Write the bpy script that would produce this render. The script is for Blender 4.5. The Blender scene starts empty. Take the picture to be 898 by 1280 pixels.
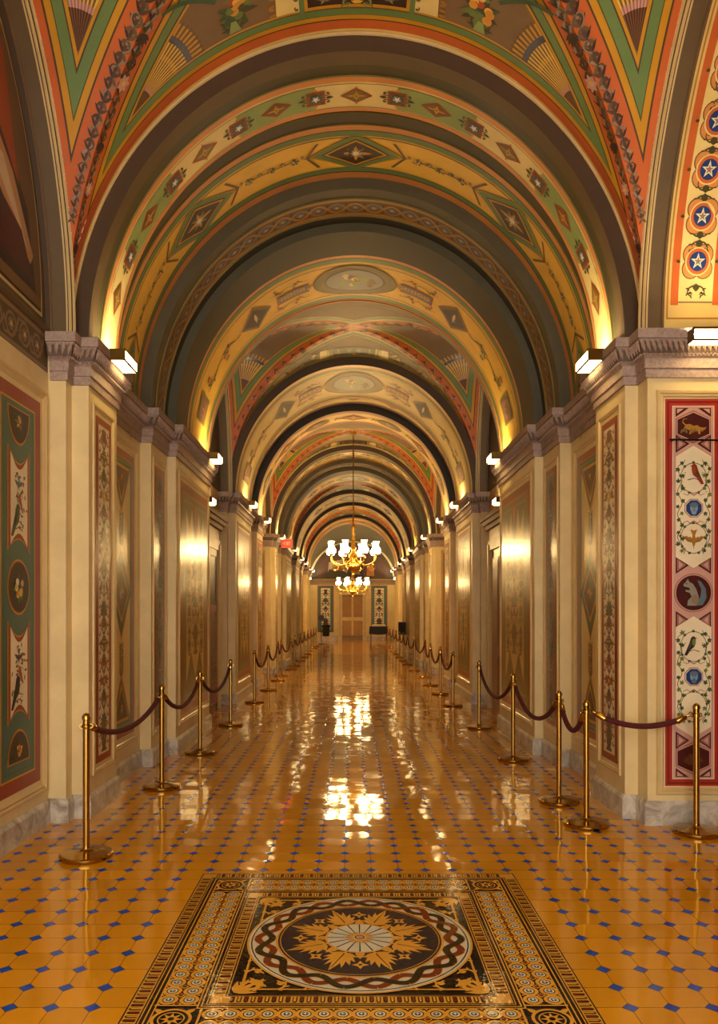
import bpy, math, random
from math import sin, cos, pi, sqrt, hypot, atan2, radians
from mathutils import Vector
sc = bpy.context.scene
COL = sc.collection

# ------------------------------------------------------------------ materials
PAL = {
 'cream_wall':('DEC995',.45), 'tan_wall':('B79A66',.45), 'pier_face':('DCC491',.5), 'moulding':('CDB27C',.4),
 'stone':('A8938A',.7), 'marble':('CFC9BE',.3), 'marble_dark':('8E8578',.3),
 'cream':('E3CA82',.4), 'cream2':('DABD74',.35), 'yellow_field':('EBBA45',.4), 'ivory':('E9DCBC',.4),
 'gold':('C58F22',.35), 'gold_light':('E2B84E',.35), 'ochre':('A8752A',.4),
 'orange':('C4622A',.4), 'orange_soft':('D08A48',.4), 'rust':('96401A',.4), 'red':('8E2A18',.35), 'red_bright':('A32A1C',.4),
 'pink':('C99C8E',.4), 'pink_deep':('A06C62',.4), 'maroon':('471413',.35),
 'green':('66804A',.4), 'green_dark':('34502F',.4), 'sage':('8A9A58',.4), 'teal':('3F6153',.35), 'olive':('74693A',.4), 'olive_dark':('463F22',.4),
 'brown_gray':('5F4C30',.5), 'gray_green':('4F4831',.5), 'brown_dark':('48341F',.5), 'brown':('6E5334',.45), 'brown_field':('7C6140',.45), 'taupe':('8A745A',.5),
 'gray_dark':('37301D',.5), 'olive_brown':('7C6430',.5),
 'black_brown':('1E140C',.5), 'black':('0C0A09',.4), 'blue':('1F3C78',.35), 'blue_pale':('7F9DB4',.4), 'blue_gray':('5C6F7C',.4), 'navy':('10173A',.3),
 'white':('EFE9DA',.4), 'gray':('8D8A80',.4), 'leaf':('3E5630',.45), 'leaf2':('6A7A3C',.45), 'fruit':('D08F2C',.4), 'fruit_red':('A8452A',.4),
 'paint_sky':('C2A988',.4), 'paint_dark':('33211A',.4), 'paint_brown':('5A3620',.4), 'paint_flesh':('B08358',.4),
 'tile_gold':('D19A36',.09), 'tile_dark':('140F12',.09), 'tile_red':('6E2A16',.09), 'tile_white':('C9C6B4',.09), 'tile_navy':('15142C',.09),
 'door_wood':('8A5A30',.35), 'door_dark':('3A2414',.4), 'door_tan':('B08247',.4), 'velvet_blue':('1C2740',.8),
}
def lin(h):
    r = []
    for i in (0,2,4):
        c = int(h[i:i+2],16)/255
        r.append(c/12.92 if c <= .04045 else ((c+.055)/1.055)**2.4)
    return (*r,1)
MATS = {}
def new_mat(name):
    m = bpy.data.materials.new(name); m.use_nodes = True
    nt = m.node_tree; b = nt.nodes['Principled BSDF']
    return m, nt, b
def N(nt, t, **kw):
    n = nt.nodes.new(t)
    for k,v in kw.items():
        if k.startswith('i_'):
            n.inputs[k[2:].replace('_',' ')].default_value = v
        else: setattr(n,k,v)
    return n
def M(name):
    if name in MATS: return MATS[name]
    hexc, rough = PAL[name]
    gloss = False
    m, nt, b = new_mat(name)
    col = lin(hexc)
    geo = N(nt,'ShaderNodeNewGeometry')
    n1 = N(nt,'ShaderNodeTexNoise', i_Scale=3.0, i_Detail=5.0, i_Roughness=.6)
    nt.links.new(geo.outputs['Position'], n1.inputs['Vector'])
    mr = N(nt,'ShaderNodeMapRange', i_From_Min=.25, i_From_Max=.75, i_To_Min=.86, i_To_Max=1.1)
    nt.links.new(n1.outputs['Fac'], mr.inputs['Value'])
    mx = N(nt,'ShaderNodeMix', data_type='RGBA', blend_type='MULTIPLY'); mx.inputs['Factor'].default_value=1
    mx.inputs['A'].default_value = col
    nt.links.new(mr.outputs['Result'], mx.inputs['B'])
    nt.links.new(mx.outputs['Result'], b.inputs['Base Color'])
    b.inputs['Roughness'].default_value = rough
    if name.startswith('tile_'): b.inputs['Specular IOR Level'].default_value = .32
    n2 = N(nt,'ShaderNodeTexNoise', i_Scale=28.0, i_Detail=2.0)
    nt.links.new(geo.outputs['Position'], n2.inputs['Vector'])
    bp = N(nt,'ShaderNodeBump', i_Strength=.06, i_Distance=.02)
    nt.links.new(n2.outputs['Fac'], bp.inputs['Height'])
    nt.links.new(bp.outputs['Normal'], b.inputs['Normal'])
    MATS[name] = m
    return m
def varnish(name):
    """the same oil paint under the glossy varnish that the lower walls carry"""
    key = name+'_varnished'
    if key in MATS: return MATS[key]
    m = M(name).copy(); m.name = key
    b = m.node_tree.nodes['Principled BSDF']
    b.inputs['Roughness'].default_value = .3
    b.inputs['Coat Weight'].default_value = .26
    b.inputs['Coat Roughness'].default_value = .17
    for n in m.node_tree.nodes:
        if n.type == 'BUMP': n.inputs['Strength'].default_value = .04
    MATS[key] = m
    return m
def marble_mat(name, c1, c2, sc_=5):
    m, nt, b = new_mat(name)
    geo = N(nt,'ShaderNodeNewGeometry')
    n1 = N(nt,'ShaderNodeTexNoise', i_Scale=sc_, i_Detail=8.0, i_Roughness=.7, i_Distortion=1.2)
    nt.links.new(geo.outputs['Position'], n1.inputs['Vector'])
    cr = N(nt,'ShaderNodeValToRGB'); cr.color_ramp.elements[0].position=.35; cr.color_ramp.elements[1].position=.6
    cr.color_ramp.elements[0].color = lin(c2); cr.color_ramp.elements[1].color = lin(c1)
    nt.links.new(n1.outputs['Fac'], cr.inputs['Fac']); nt.links.new(cr.outputs['Color'], b.inputs['Base Color'])
    b.inputs['Roughness'].default_value = .28
    MATS[name] = m
marble_mat('marble','D0C9BC','8F8578'); marble_mat('stone','AD978C','8B7870',22)
marble_mat('stone_shade','6F5F57','57493F',22)  # darker copy of the stone, crevice shade put into its colour
MATS['stone'].node_tree.nodes['Principled BSDF'].inputs['Roughness'].default_value=.6
def metal(name, hexc, rough):
    m, nt, b = new_mat(name)
    b.inputs['Base Color'].default_value = lin(hexc); b.inputs['Metallic'].default_value = 1; b.inputs['Roughness'].default_value = rough
    geo = N(nt,'ShaderNodeTexCoord'); n1 = N(nt,'ShaderNodeTexNoise', i_Scale=9.0, i_Detail=3.0)
    nt.links.new(geo.outputs['Object'], n1.inputs['Vector'])
    mr = N(nt,'ShaderNodeMapRange', i_To_Min=rough*.7, i_To_Max=rough*1.5); nt.links.new(n1.outputs['Fac'], mr.inputs['Value'])
    nt.links.new(mr.outputs['Result'], b.inputs['Roughness'])
    MATS[name] = m
metal('brass','B58E45',.13); metal('brass_dark','7A5B2A',.3); metal('gilt','D9A84A',.25); metal('iron','2A2622',.45)
def emit(name, hexc, strength, base='FFFFFF'):
    m, nt, b = new_mat(name)
    b.inputs['Base Color'].default_value = lin(base); b.inputs['Roughness'].default_value=.4
    b.inputs['Emission Color'].default_value = lin(hexc); b.inputs['Emission Strength'].default_value = strength
    MATS[name] = m
emit('lamp_lens','FFD890',24); emit('lamp_tube','FFE8BC',310); emit('lamp_glass_top','FFD78E',9); emit('lamp_glass','FFD78E',80); emit('exit_red','FF2A14',3.0,'401008')
def velvet():
    m, nt, b = new_mat('velvet')
    b.inputs['Base Color'].default_value = lin('4A0A14'); b.inputs['Roughness'].default_value=.85
    b.inputs['Sheen Weight'].default_value=.06; b.inputs['Sheen Tint'].default_value=lin('8A3040')
    t = N(nt,'ShaderNodeTexCoord'); n = N(nt,'ShaderNodeTexNoise', i_Scale=90.0); nt.links.new(t.outputs['Object'], n.inputs['Vector'])
    bp = N(nt,'ShaderNodeBump', i_Strength=.4, i_Distance=.004); nt.links.new(n.outputs['Fac'],bp.inputs['Height']); nt.links.new(bp.outputs['Normal'],b.inputs['Normal'])
    MATS['velvet']=m
velvet()
def floor_mat():
    m, nt, b = new_mat('encaustic_tile')
    L = nt.links.new
    P = .1735
    geo = N(nt,'ShaderNodeNewGeometry'); sep = N(nt,'ShaderNodeSeparateXYZ'); L(geo.outputs['Position'], sep.inputs[0])
    def mth(op, a, bb=None, c=None):
        n = N(nt,'ShaderNodeMath', operation=op)
        for i,x in enumerate((a,bb,c)):
            if x is None: continue
            if isinstance(x,(int,float)): n.inputs[i].default_value = x
            else: L(x, n.inputs[i])
        return n.outputs[0]
    tx = mth('DIVIDE', sep.outputs['X'], P)
    ty = mth('DIVIDE', mth('SUBTRACT', sep.outputs['Y'], 3.233+P*.5), P)
    cx = mth('ABSOLUTE', mth('SUBTRACT', mth('FRACT', tx), .5)); cy = mth('ABSOLUTE', mth('SUBTRACT', mth('FRACT', ty), .5))
    s = mth('ADD', cx, cy)
    dot = mth('LESS_THAN', s, .205)
    edge = mth('COMPARE', s, .205, .011)
    gl = mth('MULTIPLY', mth('LESS_THAN', mth('MINIMUM', cx, cy), .008), mth('SUBTRACT', 1.0, dot))
    grout = mth('MAXIMUM', gl, edge)
    rx = mth('ROUND', tx); ry = mth('ROUND', ty)
    cmb = N(nt,'ShaderNodeCombineXYZ'); L(rx,cmb.inputs[0]); L(ry,cmb.inputs[1]); L(dot,cmb.inputs[2])
    wn = N(nt,'ShaderNodeTexWhiteNoise', noise_dimensions='3D'); L(cmb.outputs[0], wn.inputs['Vector'])
    n1 = N(nt,'ShaderNodeTexNoise', i_Scale=1.3, i_Detail=6.0); L(geo.outputs['Position'], n1.inputs['Vector'])
    v = mth('MULTIPLY_ADD', wn.outputs['Value'], .16, mth('MULTIPLY_ADD', n1.outputs['Fac'], .3, .76))
    def mixc(f, a, c):
        n = N(nt,'ShaderNodeMix', data_type='RGBA'); L(f, n.inputs['Factor'])
        for s_,x in (('A',a),('B',c)):
            if isinstance(x,tuple): n.inputs[s_].default_value = x
            else: L(x, n.inputs[s_])
        return n.outputs['Result']
    base = mixc(dot, lin('CF9010'), lin('0C48BC'))
    hs = N(nt,'ShaderNodeHueSaturation'); L(base, hs.inputs['Color']); L(v, hs.inputs['Value'])
    colr = mixc(grout, hs.outputs['Color'], lin('3A2A14'))
    L(colr, b.inputs['Base Color'])
    # each tile sits at its own slight tilt
    sub = N(nt,'ShaderNodeVectorMath', operation='SUBTRACT'); L(wn.outputs['Color'], sub.inputs[0]); sub.inputs[1].default_value=(.5,.5,.5)
    scl = N(nt,'ShaderNodeVectorMath', operation='MULTIPLY'); L(sub.outputs[0], scl.inputs[0]); scl.inputs[1].default_value=(.022,.03,0)
    add = N(nt,'ShaderNodeVectorMath', operation='ADD'); L(geo.outputs['Normal'], add.inputs[0]); L(scl.outputs[0], add.inputs[1])
    nor = N(nt,'ShaderNodeVectorMath', operation='NORMALIZE'); L(add.outputs[0], nor.inputs[0])
    n2 = N(nt,'ShaderNodeTexNoise', i_Scale=7.0, i_Detail=2.0); L(geo.outputs['Position'], n2.inputs['Vector'])
    hgt = mth('MULTIPLY_ADD', grout, -.25, n2.outputs['Fac'])
    bp = N(nt,'ShaderNodeBump', i_Strength=.09, i_Distance=.012); L(hgt, bp.inputs['Height']); L(nor.outputs[0], bp.inputs['Normal'])
    L(bp.outputs['Normal'], b.inputs['Normal'])
    b.inputs['Roughness'].default_value = .07
    b.inputs['IOR'].default_value = 1.48
    MATS['encaustic_tile'] = m
floor_mat()

# ------------------------------------------------------------------ mesh building
class MB:
    def __init__(s): s.v=[]; s.f=[]; s.m=[]; s.names=[]
    def mi(s, mat):
        if mat not in s.names: s.names.append(mat)
        return s.names.index(mat)
    def face(s, pts, mat):
        k=len(s.v); s.v.extend(pts); s.f.append(tuple(range(k,k+len(pts)))); s.m.append(s.mi(mat))
    def grid(s, rows, mat, closed=False):
        """rows of points, shared vertices"""
        k=len(s.v); n=len(rows[0]); mi=s.mi(mat)
        for r in rows: s.v.extend(r)
        for i in range(len(rows)-1):
            for j in range(n if closed else n-1):
                a=k+i*n+j; b=k+i*n+(j+1)%n
                s.f.append((a,b,b+n,a+n)); s.m.append(mi)
    def box(s, x0,x1,y0,y1,z0,z1,mat):
        k=len(s.v); mi=s.mi(mat)
        s.v += [(x0,y0,z0),(x1,y0,z0),(x1,y1,z0),(x0,y1,z0),(x0,y0,z1),(x1,y0,z1),(x1,y1,z1),(x0,y1,z1)]
        for q in ((0,3,2,1),(4,5,6,7),(0,1,5,4),(1,2,6,5),(2,3,7,6),(3,0,4,7)):
            s.f.append(tuple(k+i for i in q)); s.m.append(mi)
    def lathe(s, prof, c, mat, seg=24, cap=True):
        rows=[[(c[0]+r*cos(2*pi*j/seg), c[1]+r*sin(2*pi*j/seg), c[2]+z) for j in range(seg)] for r,z in prof]
        s.grid(rows, mat, True)
        if cap:
            mi=s.mi(mat); n=len(s.v)
            s.f.append(tuple(range(n-seg,n))); s.m.append(mi)
            s.f.append(tuple(reversed(range(n-seg*len(prof), n-seg*(len(prof)-1))))); s.m.append(mi)
    def tube(s, path, r, mat, seg=8, cap=True):
        P=[Vector(p) for p in path]; rows=[]
        up=None
        for i,p in enumerate(P):
            t=(P[min(i+1,len(P)-1)]-P[max(i-1,0)]).normalized()
            if up is None:
                up = Vector((0,0,1)) if abs(t.z)<.9 else Vector((1,0,0))
            n=(up-t*up.dot(t)).normalized(); up=n; bb=t.cross(n)
            rr = r[i] if isinstance(r,(list,tuple)) else r
            rows.append([tuple(p+rr*(cos(2*pi*j/seg)*n+sin(2*pi*j/seg)*bb)) for j in range(seg)])
        s.grid(rows, mat, True)
        if cap:
            mi=s.mi(mat); n=len(s.v)
            s.f.append(tuple(range(n-seg,n))); s.m.append(mi)
            s.f.append(tuple(range(n-seg*len(rows), n-seg*(len(rows)-1)))); s.m.append(mi)
    def build(s, name, parent=None, loc=None, smooth=False, gloss=False, ang=35):
        me=bpy.data.meshes.new(name)
        if loc is not None:
            s.v=[(x-loc[0],y-loc[1],z-loc[2]) for x,y,z in s.v]
        me.from_pydata(s.v,[],s.f)
        for n in s.names:
            me.materials.append((varnish(n) if gloss and n in PAL else (MATS[n] if n in MATS else M(n))))
        me.polygons.foreach_set('material_index', s.m)
        me.validate(); me.update()
        if smooth:
            me.polygons.foreach_set('use_smooth',[True]*len(me.polygons))
            try: me.set_sharp_from_angle(angle=radians(ang))
            except Exception: pass
        o=bpy.data.objects.new(name, me); COL.objects.link(o)
        if loc is not None and parent is None: o.location=loc
        if parent is not None: o.parent=parent
        return o
def tag(o, label=None, cat=None, group=None, kind=None):
    if label: o['label']=label
    if cat: o['category']=cat
    if group: o['group']=group
    if kind: o['kind']=kind
    return o
def empty(name, loc=(0,0,0)):
    o=bpy.data.objects.new(name,None); COL.objects.link(o); o.location=loc; o.empty_display_size=.1
    return o
def copy_thing(root):
    r=root.copy(); COL.objects.link(r)
    for ch in root.children:
        c=ch.copy(); COL.objects.link(c); c.parent=r
        for g in ch.children:
            d=g.copy(); COL.objects.link(d); d.parent=c
    return r
ORD=['first','second','third','fourth','fifth','sixth','seventh','eighth','ninth','tenth','eleventh','twelfth','thirteenth','fourteenth','fifteenth','sixteenth','seventeenth','eighteenth']

# ------------------------------------------------------------------ painted ornament laid on a surface
class Deco(MB):
    def __init__(s, fmap, step=None, base=.0015, lay=.0014):
        super().__init__(); s.fm=fmap; s.step=step; s.b=base; s.l=lay; s.n=0; s.ox=0; s.oy=0; s.sx=1; s.sy=1; s.rot=0
    def at(s, ox, oy, sx=1, sy=None, rot=0):
        s.ox,s.oy,s.sx,s.sy,s.rot=ox,oy,sx,(sx if sy is None else sy),rot; return s
    def T(s,p):
        x,y=p[0]*s.sx,p[1]*s.sy
        if s.rot: c,n=cos(s.rot),sin(s.rot); x,y=c*x-n*y,n*x+c*y
        return (x+s.ox,y+s.oy)
    def poly(s, pts, mat, L=0, raw=False):
        q=[p if raw else s.T(p) for p in pts]
        s.n+=1; off=s.b+s.l*(L+(s.n%47)*.019)
        if s.step:
            us=[p[0] for p in q]; a,b=min(us),max(us)
            if b-a>s.step*1.05:
                n=int(math.ceil((b-a)/s.step)); w=(b-a)/n
                for i in range(n):
                    r=clip(clip(q,a+i*w,1),a+(i+1)*w,-1)
                    if len(r)>2: s.face([s.fm(x,y,off) for x,y in r],mat)
                return
        s.face([s.fm(x,y,off) for x,y in q],mat)
    def rect(s,x0,y0,x1,y1,mat,L=0): s.poly([(x0,y0),(x1,y0),(x1,y1),(x0,y1)],mat,L)
    def frame(s,x0,y0,x1,y1,w,mat,L=0):
        s.rect(x0,y0,x1,y0+w,mat,L); s.rect(x0,y1-w,x1,y1,mat,L); s.rect(x0,y0+w,x0+w,y1-w,mat,L); s.rect(x1-w,y0+w,x1,y1-w,mat,L)
    def disc(s,x,y,r,mat,L=0,n=20,ry=None,a0=0):
        ry=r if ry is None else ry
        s.poly([(x+r*cos(a0+2*pi*i/n),y+ry*sin(a0+2*pi*i/n)) for i in range(n)],mat,L)
    def ring(s,x,y,r0,r1,mat,L=0,n=24,k=1,a=0,b=2*pi):
        for i in range(n):
            t0=a+(b-a)*i/n; t1=a+(b-a)*(i+1)/n
            s.poly([(x+r0*cos(t0),y+k*r0*sin(t0)),(x+r1*cos(t0),y+k*r1*sin(t0)),(x+r1*cos(t1),y+k*r1*sin(t1)),(x+r0*cos(t1),y+k*r0*sin(t1))],mat,L)
    def star(s,x,y,r,mat,L=0,n=5,inner=.4,a0=pi/2):
        s.poly([(x+(r if i%2==0 else r*inner)*cos(a0+pi*i/n),y+(r if i%2==0 else r*inner)*sin(a0+pi*i/n)) for i in range(2*n)],mat,L)
    def leaf(s,x,y,a,l,w,mat,L=0,bend=.0):
        pts=[]
        for t in (0,.25,.5,.75,1): pts.append((t*l, w*.5*sin(pi*t**.8)+bend*l*t*t))
        for t in (.75,.5,.25): pts.append((t*l,-w*.5*sin(pi*t**.8)+bend*l*t*t))
        c,n=cos(a),sin(a)
        s.poly([(x+c*p-n*q,y+n*p+c*q) for p,q in pts],mat,L)
    def ribbon(s,pts,w0,w1,mat,L=0):
        n=len(pts); A=[];B=[]
        for i,(x,y) in enumerate(pts):
            x0,y0=pts[max(i-1,0)]; x1,y1=pts[min(i+1,n-1)]
            d=hypot(x1-x0,y1-y0) or 1; nx,ny=-(y1-y0)/d,(x1-x0)/d
            w=(w0+(w1-w0)*i/(n-1))/2; A.append((x+nx*w,y+ny*w)); B.append((x-nx*w,y-ny*w))
        for i in range(n-1): s.poly([A[i],A[i+1],B[i+1],B[i]],mat,L)
    def scroll(s,x,y,a,r,hand,w,mat,L=0,leafmat=None,turns=1.35):
        """a tendril that leaves (x,y) in direction a and curls up into a spiral of size r"""
        pts=[]; px,py=x,y; ang=a; n=22; step=r*2.9*turns/n
        for i in range(n+1):
            pts.append((px,py)); t=i/n
            px+=cos(ang)*step*(1-.72*t); py+=sin(ang)*step*(1-.72*t)
            ang+=hand*turns*2*pi/n*(.35+1.15*t)
        s.ribbon(pts,w,w*.35,mat,L)
        s.disc(pts[-1][0],pts[-1][1],w*.9,leafmat or mat,L,8)
        if leafmat:
            for i in (4,8,12):
                q=pts[i]; d=atan2(pts[i+1][1]-q[1],pts[i+1][0]-q[0])
                s.leaf(q[0],q[1],d-hand*.9,r*.5,r*.2,leafmat,L)
                if i<12: s.leaf(q[0],q[1],d+hand*.7,r*.34,r*.16,leafmat,L)
        return pts
    def palmette(s,x,y,a,l,mat,L=0,n=7,spread=2.4,w=.22):
        for i in range(n):
            t=(i/(n-1)-.5); s.leaf(x,y,a+t*spread,l*(1-.55*abs(t)*1.4),l*w,mat,L)
    def flower(s,x,y,r,petal,centre,L=0,n=6):
        for i in range(n): s.leaf(x,y,2*pi*i/n,r,r*.62,petal,L)
        s.disc(x,y,r*.3,centre,L+1,8)
def clip(q,u,sgn):
    out=[]
    for i in range(len(q)):
        a=q[i]; b=q[(i+1)%len(q)]
        ia=(a[0]-u)*sgn>=-1e-9; ib=(b[0]-u)*sgn>=-1e-9
        if ia: out.append(a)
        if ia!=ib:
            t=(u-a[0])/(b[0]-a[0]); out.append((u,a[1]+t*(b[1]-a[1])))
    r=[]
    for p in out:
        if not r or abs(p[0]-r[-1][0])+abs(p[1]-r[-1][1])>1e-7: r.append(p)
    if len(r)>1 and abs(r[0][0]-r[-1][0])+abs(r[0][1]-r[-1][1])<1e-7: r.pop()
    return r

def bird(d,x,y,s_,mat,L,flip=1,wing=None,breast=None):
    f=flip
    d.poly([(x-f*.10*s_,y+.42*s_),(x+f*.02*s_,y+.5*s_),(x+f*.14*s_,y+.42*s_),(x+f*.24*s_,y+.1*s_),(x+f*.5*s_,y-.5*s_),(x+f*.36*s_,y-.52*s_),(x+f*.14*s_,y-.2*s_),(x-f*.04*s_,y-.05*s_),(x-f*.1*s_,y+.18*s_)],mat,L)
    d.poly([(x-f*.10*s_,y+.42*s_),(x-f*.2*s_,y+.38*s_),(x-f*.09*s_,y+.34*s_)],'gold',L)
    if breast: d.disc(x-f*.0*s_,y+.18*s_,.1*s_,breast,L+1,10,.2*s_)
    if wing: d.poly([(x+f*.08*s_,y+.3*s_),(x+f*.2*s_,y+.1*s_),(x+f*.36*s_,y-.3*s_),(x+f*.14*s_,y-.05*s_)],wing,L+1)
    d.ribbon([(x-f*.3*s_,y-.3*s_),(x,y-.22*s_),(x+f*.25*s_,y-.3*s_)],.04*s_,.03*s_,'brown',L)
def flying_bird(d,x,y,s_,mat,L):
    d.poly([(x-.05*s_,y-.36*s_),(x,y-.46*s_),(x+.05*s_,y-.36*s_),(x+.11*s_,y-.15*s_),(x+.06*s_,y+.12*s_),(x+.17*s_,y+.42*s_),(x,y+.36*s_),(x-.17*s_,y+.42*s_),(x-.06*s_,y+.12*s_),(x-.11*s_,y-.15*s_)],mat,L)
    for e in (1,-1):
        d.poly([(x+e*.06*s_,y-.24*s_),(x+e*.3*s_,y-.18*s_),(x+e*.62*s_,y+.14*s_),(x+e*.44*s_,y+.06*s_),(x+e*.36*s_,y+.1*s_),(x+e*.26*s_,y+.03*s_),(x+e*.18*s_,y+.06*s_),(x+e*.08*s_,y-.02*s_)],mat,L)
        d.ribbon([(x+e*.1*s_,y-.16*s_),(x+e*.3*s_,y-.1*s_),(x+e*.5*s_,y+.06*s_)],.03*s_,.02*s_,'brown',L+1)
    d.poly([(x-.02*s_,y-.45*s_),(x,y-.54*s_),(x+.02*s_,y-.45*s_)],'black_brown',L)
def ivy(d,x,y,a,s_,mat,L):
    for t,l in ((0,1),(1.0,.8),(-1.0,.8),(2.1,.5),(-2.1,.5)): d.leaf(x,y,a+t,s_*l,s_*.5,mat,L)
def posy(d,x,y,r,rng,L,pal=('fruit','fruit_red','gold_light','pink')):
    for i in range(9): d.leaf(x,y,2*pi*i/9+rng.random()*.5,r*(.85+.4*rng.random()),r*.4,rng.choice(('leaf','leaf2','olive_dark')),L)
    for i in range(8):
        a=rng.random()*6.3; q=r*.6*sqrt(rng.random()); d.disc(x+q*cos(a),y+q*sin(a),r*(.16+.12*rng.random()),rng.choice(pal),L+1+i%2,9)
def arabesque(d,v0,v1,h,rng,L,ink=('olive_dark','brown','rust','leaf'),dense=1.0):
    """symmetrical candelabrum of stems, scrolls, vases, birds and palmettes about x=0 between v0 and v1, half-width h"""
    d.ribbon([(0,v0),(0,(v0+v1)/2),(0,v1)],h*.13,h*.10,ink[0],L)
    # pedestal
    pr=[(.55,0),(.55,.12),(.3,.3),(.5,.55),(.42,.9),(.15,1.05),(.3,1.3),(.12,1.6)]
    d.poly([(x*h,v0+y*h) for x,y in pr]+[(-x*h,v0+y*h) for x,y in reversed(pr)],ink[0],L)
    d.palmette(0,v0+h*.9,pi/2,h*1.2,ink[1],L,9,3.0,.26)
    v=v0+h*1.7
    # side sprigs that fill the margin
    k=0; z=v0+h*.4
    while z<v1-h*.3:
        c=ink[k%len(ink)]
        for s_ in (1,-1):
            d.leaf(s_*h*.86,z,pi/2+s_*.5,h*.34,h*.15,c,L); d.leaf(s_*h*.86,z,pi/2-s_*.7,h*.3,h*.13,ink[(k+1)%len(ink)],L); d.disc(s_*h*.8,z+h*.3,h*.06,'rust' if k%2 else ink[0],L,7)
        z+=h*.62; k+=1
    seq=['scroll','vase','scroll','leaf','birds','scroll','drape','leaf','scroll','flower']
    i=rng.randrange(10)
    while v<v1-h*1.0:
        k=seq[i%10]; i+=1; c=rng.choice(ink[:2]); c2=rng.choice(ink)
        if k=='scroll':
            for s_ in (1,-1):
                d.scroll(0,v,pi/2-s_*1.0,h*.68,s_,h*.17,c,L,c2)
                d.scroll(0,v+h*1.3,-pi/2+s_*1.0,h*.56,-s_,h*.14,c2,L,c)
                d.flower(s_*h*.5,v+h*.66,h*.24,'rust','gold',L+1)
            d.palmette(0,v+h*.9,pi/2,h*.6,c,L+1,5,1.6,.3)
            v+=h*1.42
        elif k=='vase':
            pr=[(.14,0),(.36,.12),(.14,.25),(.5,.6),(.58,.85),(.24,1.0),(.4,1.12)]
            d.poly([(x*h,v+y*h) for x,y in pr]+[(-x*h,v+y*h) for x,y in reversed(pr)],rng.choice(('brown','blue_gray',ink[0],ink[0])),L+1)
            d.rect(-.5*h,v+.68*h,.5*h,v+.78*h,'gold',L+2)
            for s_ in (1,-1): d.scroll(s_*.3*h,v+.2*h,s_*.3+(0 if s_>0 else pi),h*.48,s_,h*.13,c,L,c2)
            v+=h*1.2
        elif k=='leaf':
            d.palmette(0,v,pi/2,h*1.15,c,L,9,3.2,.27); d.palmette(0,v+h*.3,pi/2,h*.85,c2,L+1,5,2.0,.3)
            for s_ in (1,-1): d.scroll(0,v,pi/2-s_*1.4,h*.55,s_,h*.13,c2,L,c)
            v+=h*1.2
        elif k=='birds':
            for s_ in (1,-1):
                bird(d,s_*h*.5,v+h*.55,h*1.0,rng.choice(('blue_gray','leaf','brown','rust')),L+1,s_,'black_brown')
                d.ribbon([(0,v),(s_*h*.3,v+h*.2),(s_*h*.75,v+h*.22)],h*.12,h*.06,c,L)
            d.flower(0,v+h*.6,h*.26,'rust','gold',L+1); v+=h*1.2
        elif k=='drape':
            for s_ in (1,-1):
                d.ribbon([(0,v+h*.9),(s_*h*.25,v+h*.5),(s_*h*.55,v+h*.45),(s_*h*.8,v+h*.9)],h*.2,h*.14,c,L)
                d.leaf(s_*h*.78,v+h*.9,-pi/2,h*.85,h*.26,c2,L)
                d.leaf(s_*h*.42,v+h*.45,-pi/2,h*.45,h*.24,'rust',L+1)
            d.rect(-h*.75,v+h*.93,h*.75,v+h*1.03,c,L); v+=h*1.15
        else:
            d.flower(0,v+h*.45,h*.5,rng.choice(('rust','pink_deep','gold')),'gold_light',L+1,7)
            for s_ in (1,-1):
                for a in (.3,.9,-.4): d.leaf(s_*h*.3,v+h*.45,(a if s_>0 else pi-a),h*.6,h*.25,c,L)
            v+=h*1.0
    d.palmette(0,v1-h*.05,-pi/2,h*.95,ink[1],L,7,2.6,.26)
# ------------------------------------------------------------------ architecture
W=2.165; B0=2.35; SZ=3.84; R=2.26; U=pi*R; REP=15.13
FAR=49.5; END=39.3
def structure(name,label=None,loc=(0,0,0)):
    o=empty(name,loc); o['kind']='structure'
    if label: o['label']=label
    return o
# floor ------------------------------------------------------------
fl=MB()
fl.face([(-6,-3,0),(6.2,-3,0),(6.2,FAR+.2,0),(-6,FAR+.2,0)],'encaustic_tile')
floor=fl.build('floor'); floor['kind']='structure'; floor['label']='glossy ochre encaustic tile floor with small blue diamond tiles'
# the inlaid carpet of patterned tiles
md=Deco(lambda x,y,o:(x,y,o),base=.0008,lay=.001)
CY=3.909; H=.985
d=md.at(0,CY)
d.rect(-H,-H,H,H,'tile_dark',0)
def teeth(r0,r1,n):
    """a square border band of small arches between half-sizes r0 and r1"""
    d.frame(-r1,-r1,r1,r1,r1-r0,'tile_gold',1)
    for e in (r0+.004,r1-.011): d.frame(-e-.007,-e-.007,e+.007,e+.007,.006,'tile_dark',2)
    st=2*r1/n; w=(r1-r0)
    for k in range(n):
        t=-r1+st*(k+.5)
        for q in range(4):
            if abs(t)>r0: continue
            c,s_=((1,0),(0,1),(-1,0),(0,-1))[q]
            P=lambda a,b_:(c*a-s_*b_, s_*a+c*b_)
            d.poly([P(r0+w*.2,t-st*.33),P(r0+w*.74,t-st*.33),P(r0+w*.84,t),P(r0+w*.74,t+st*.33),P(r0+w*.2,t+st*.33)],'tile_dark',2)
            d.poly([P(r0+w*.2,t-st*.17),P(r0+w*.68,t-st*.17),P(r0+w*.76,t),P(r0+w*.68,t+st*.17),P(r0+w*.2,t+st*.17)],'tile_red' if k%2 else 'tile_gold',3)
teeth(.9,H,64)
teeth(.575,.655,44)
for e in (.885,.865,.675,.69): d.frame(-e,-e,e,e,.007,'tile_gold',2)
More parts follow.
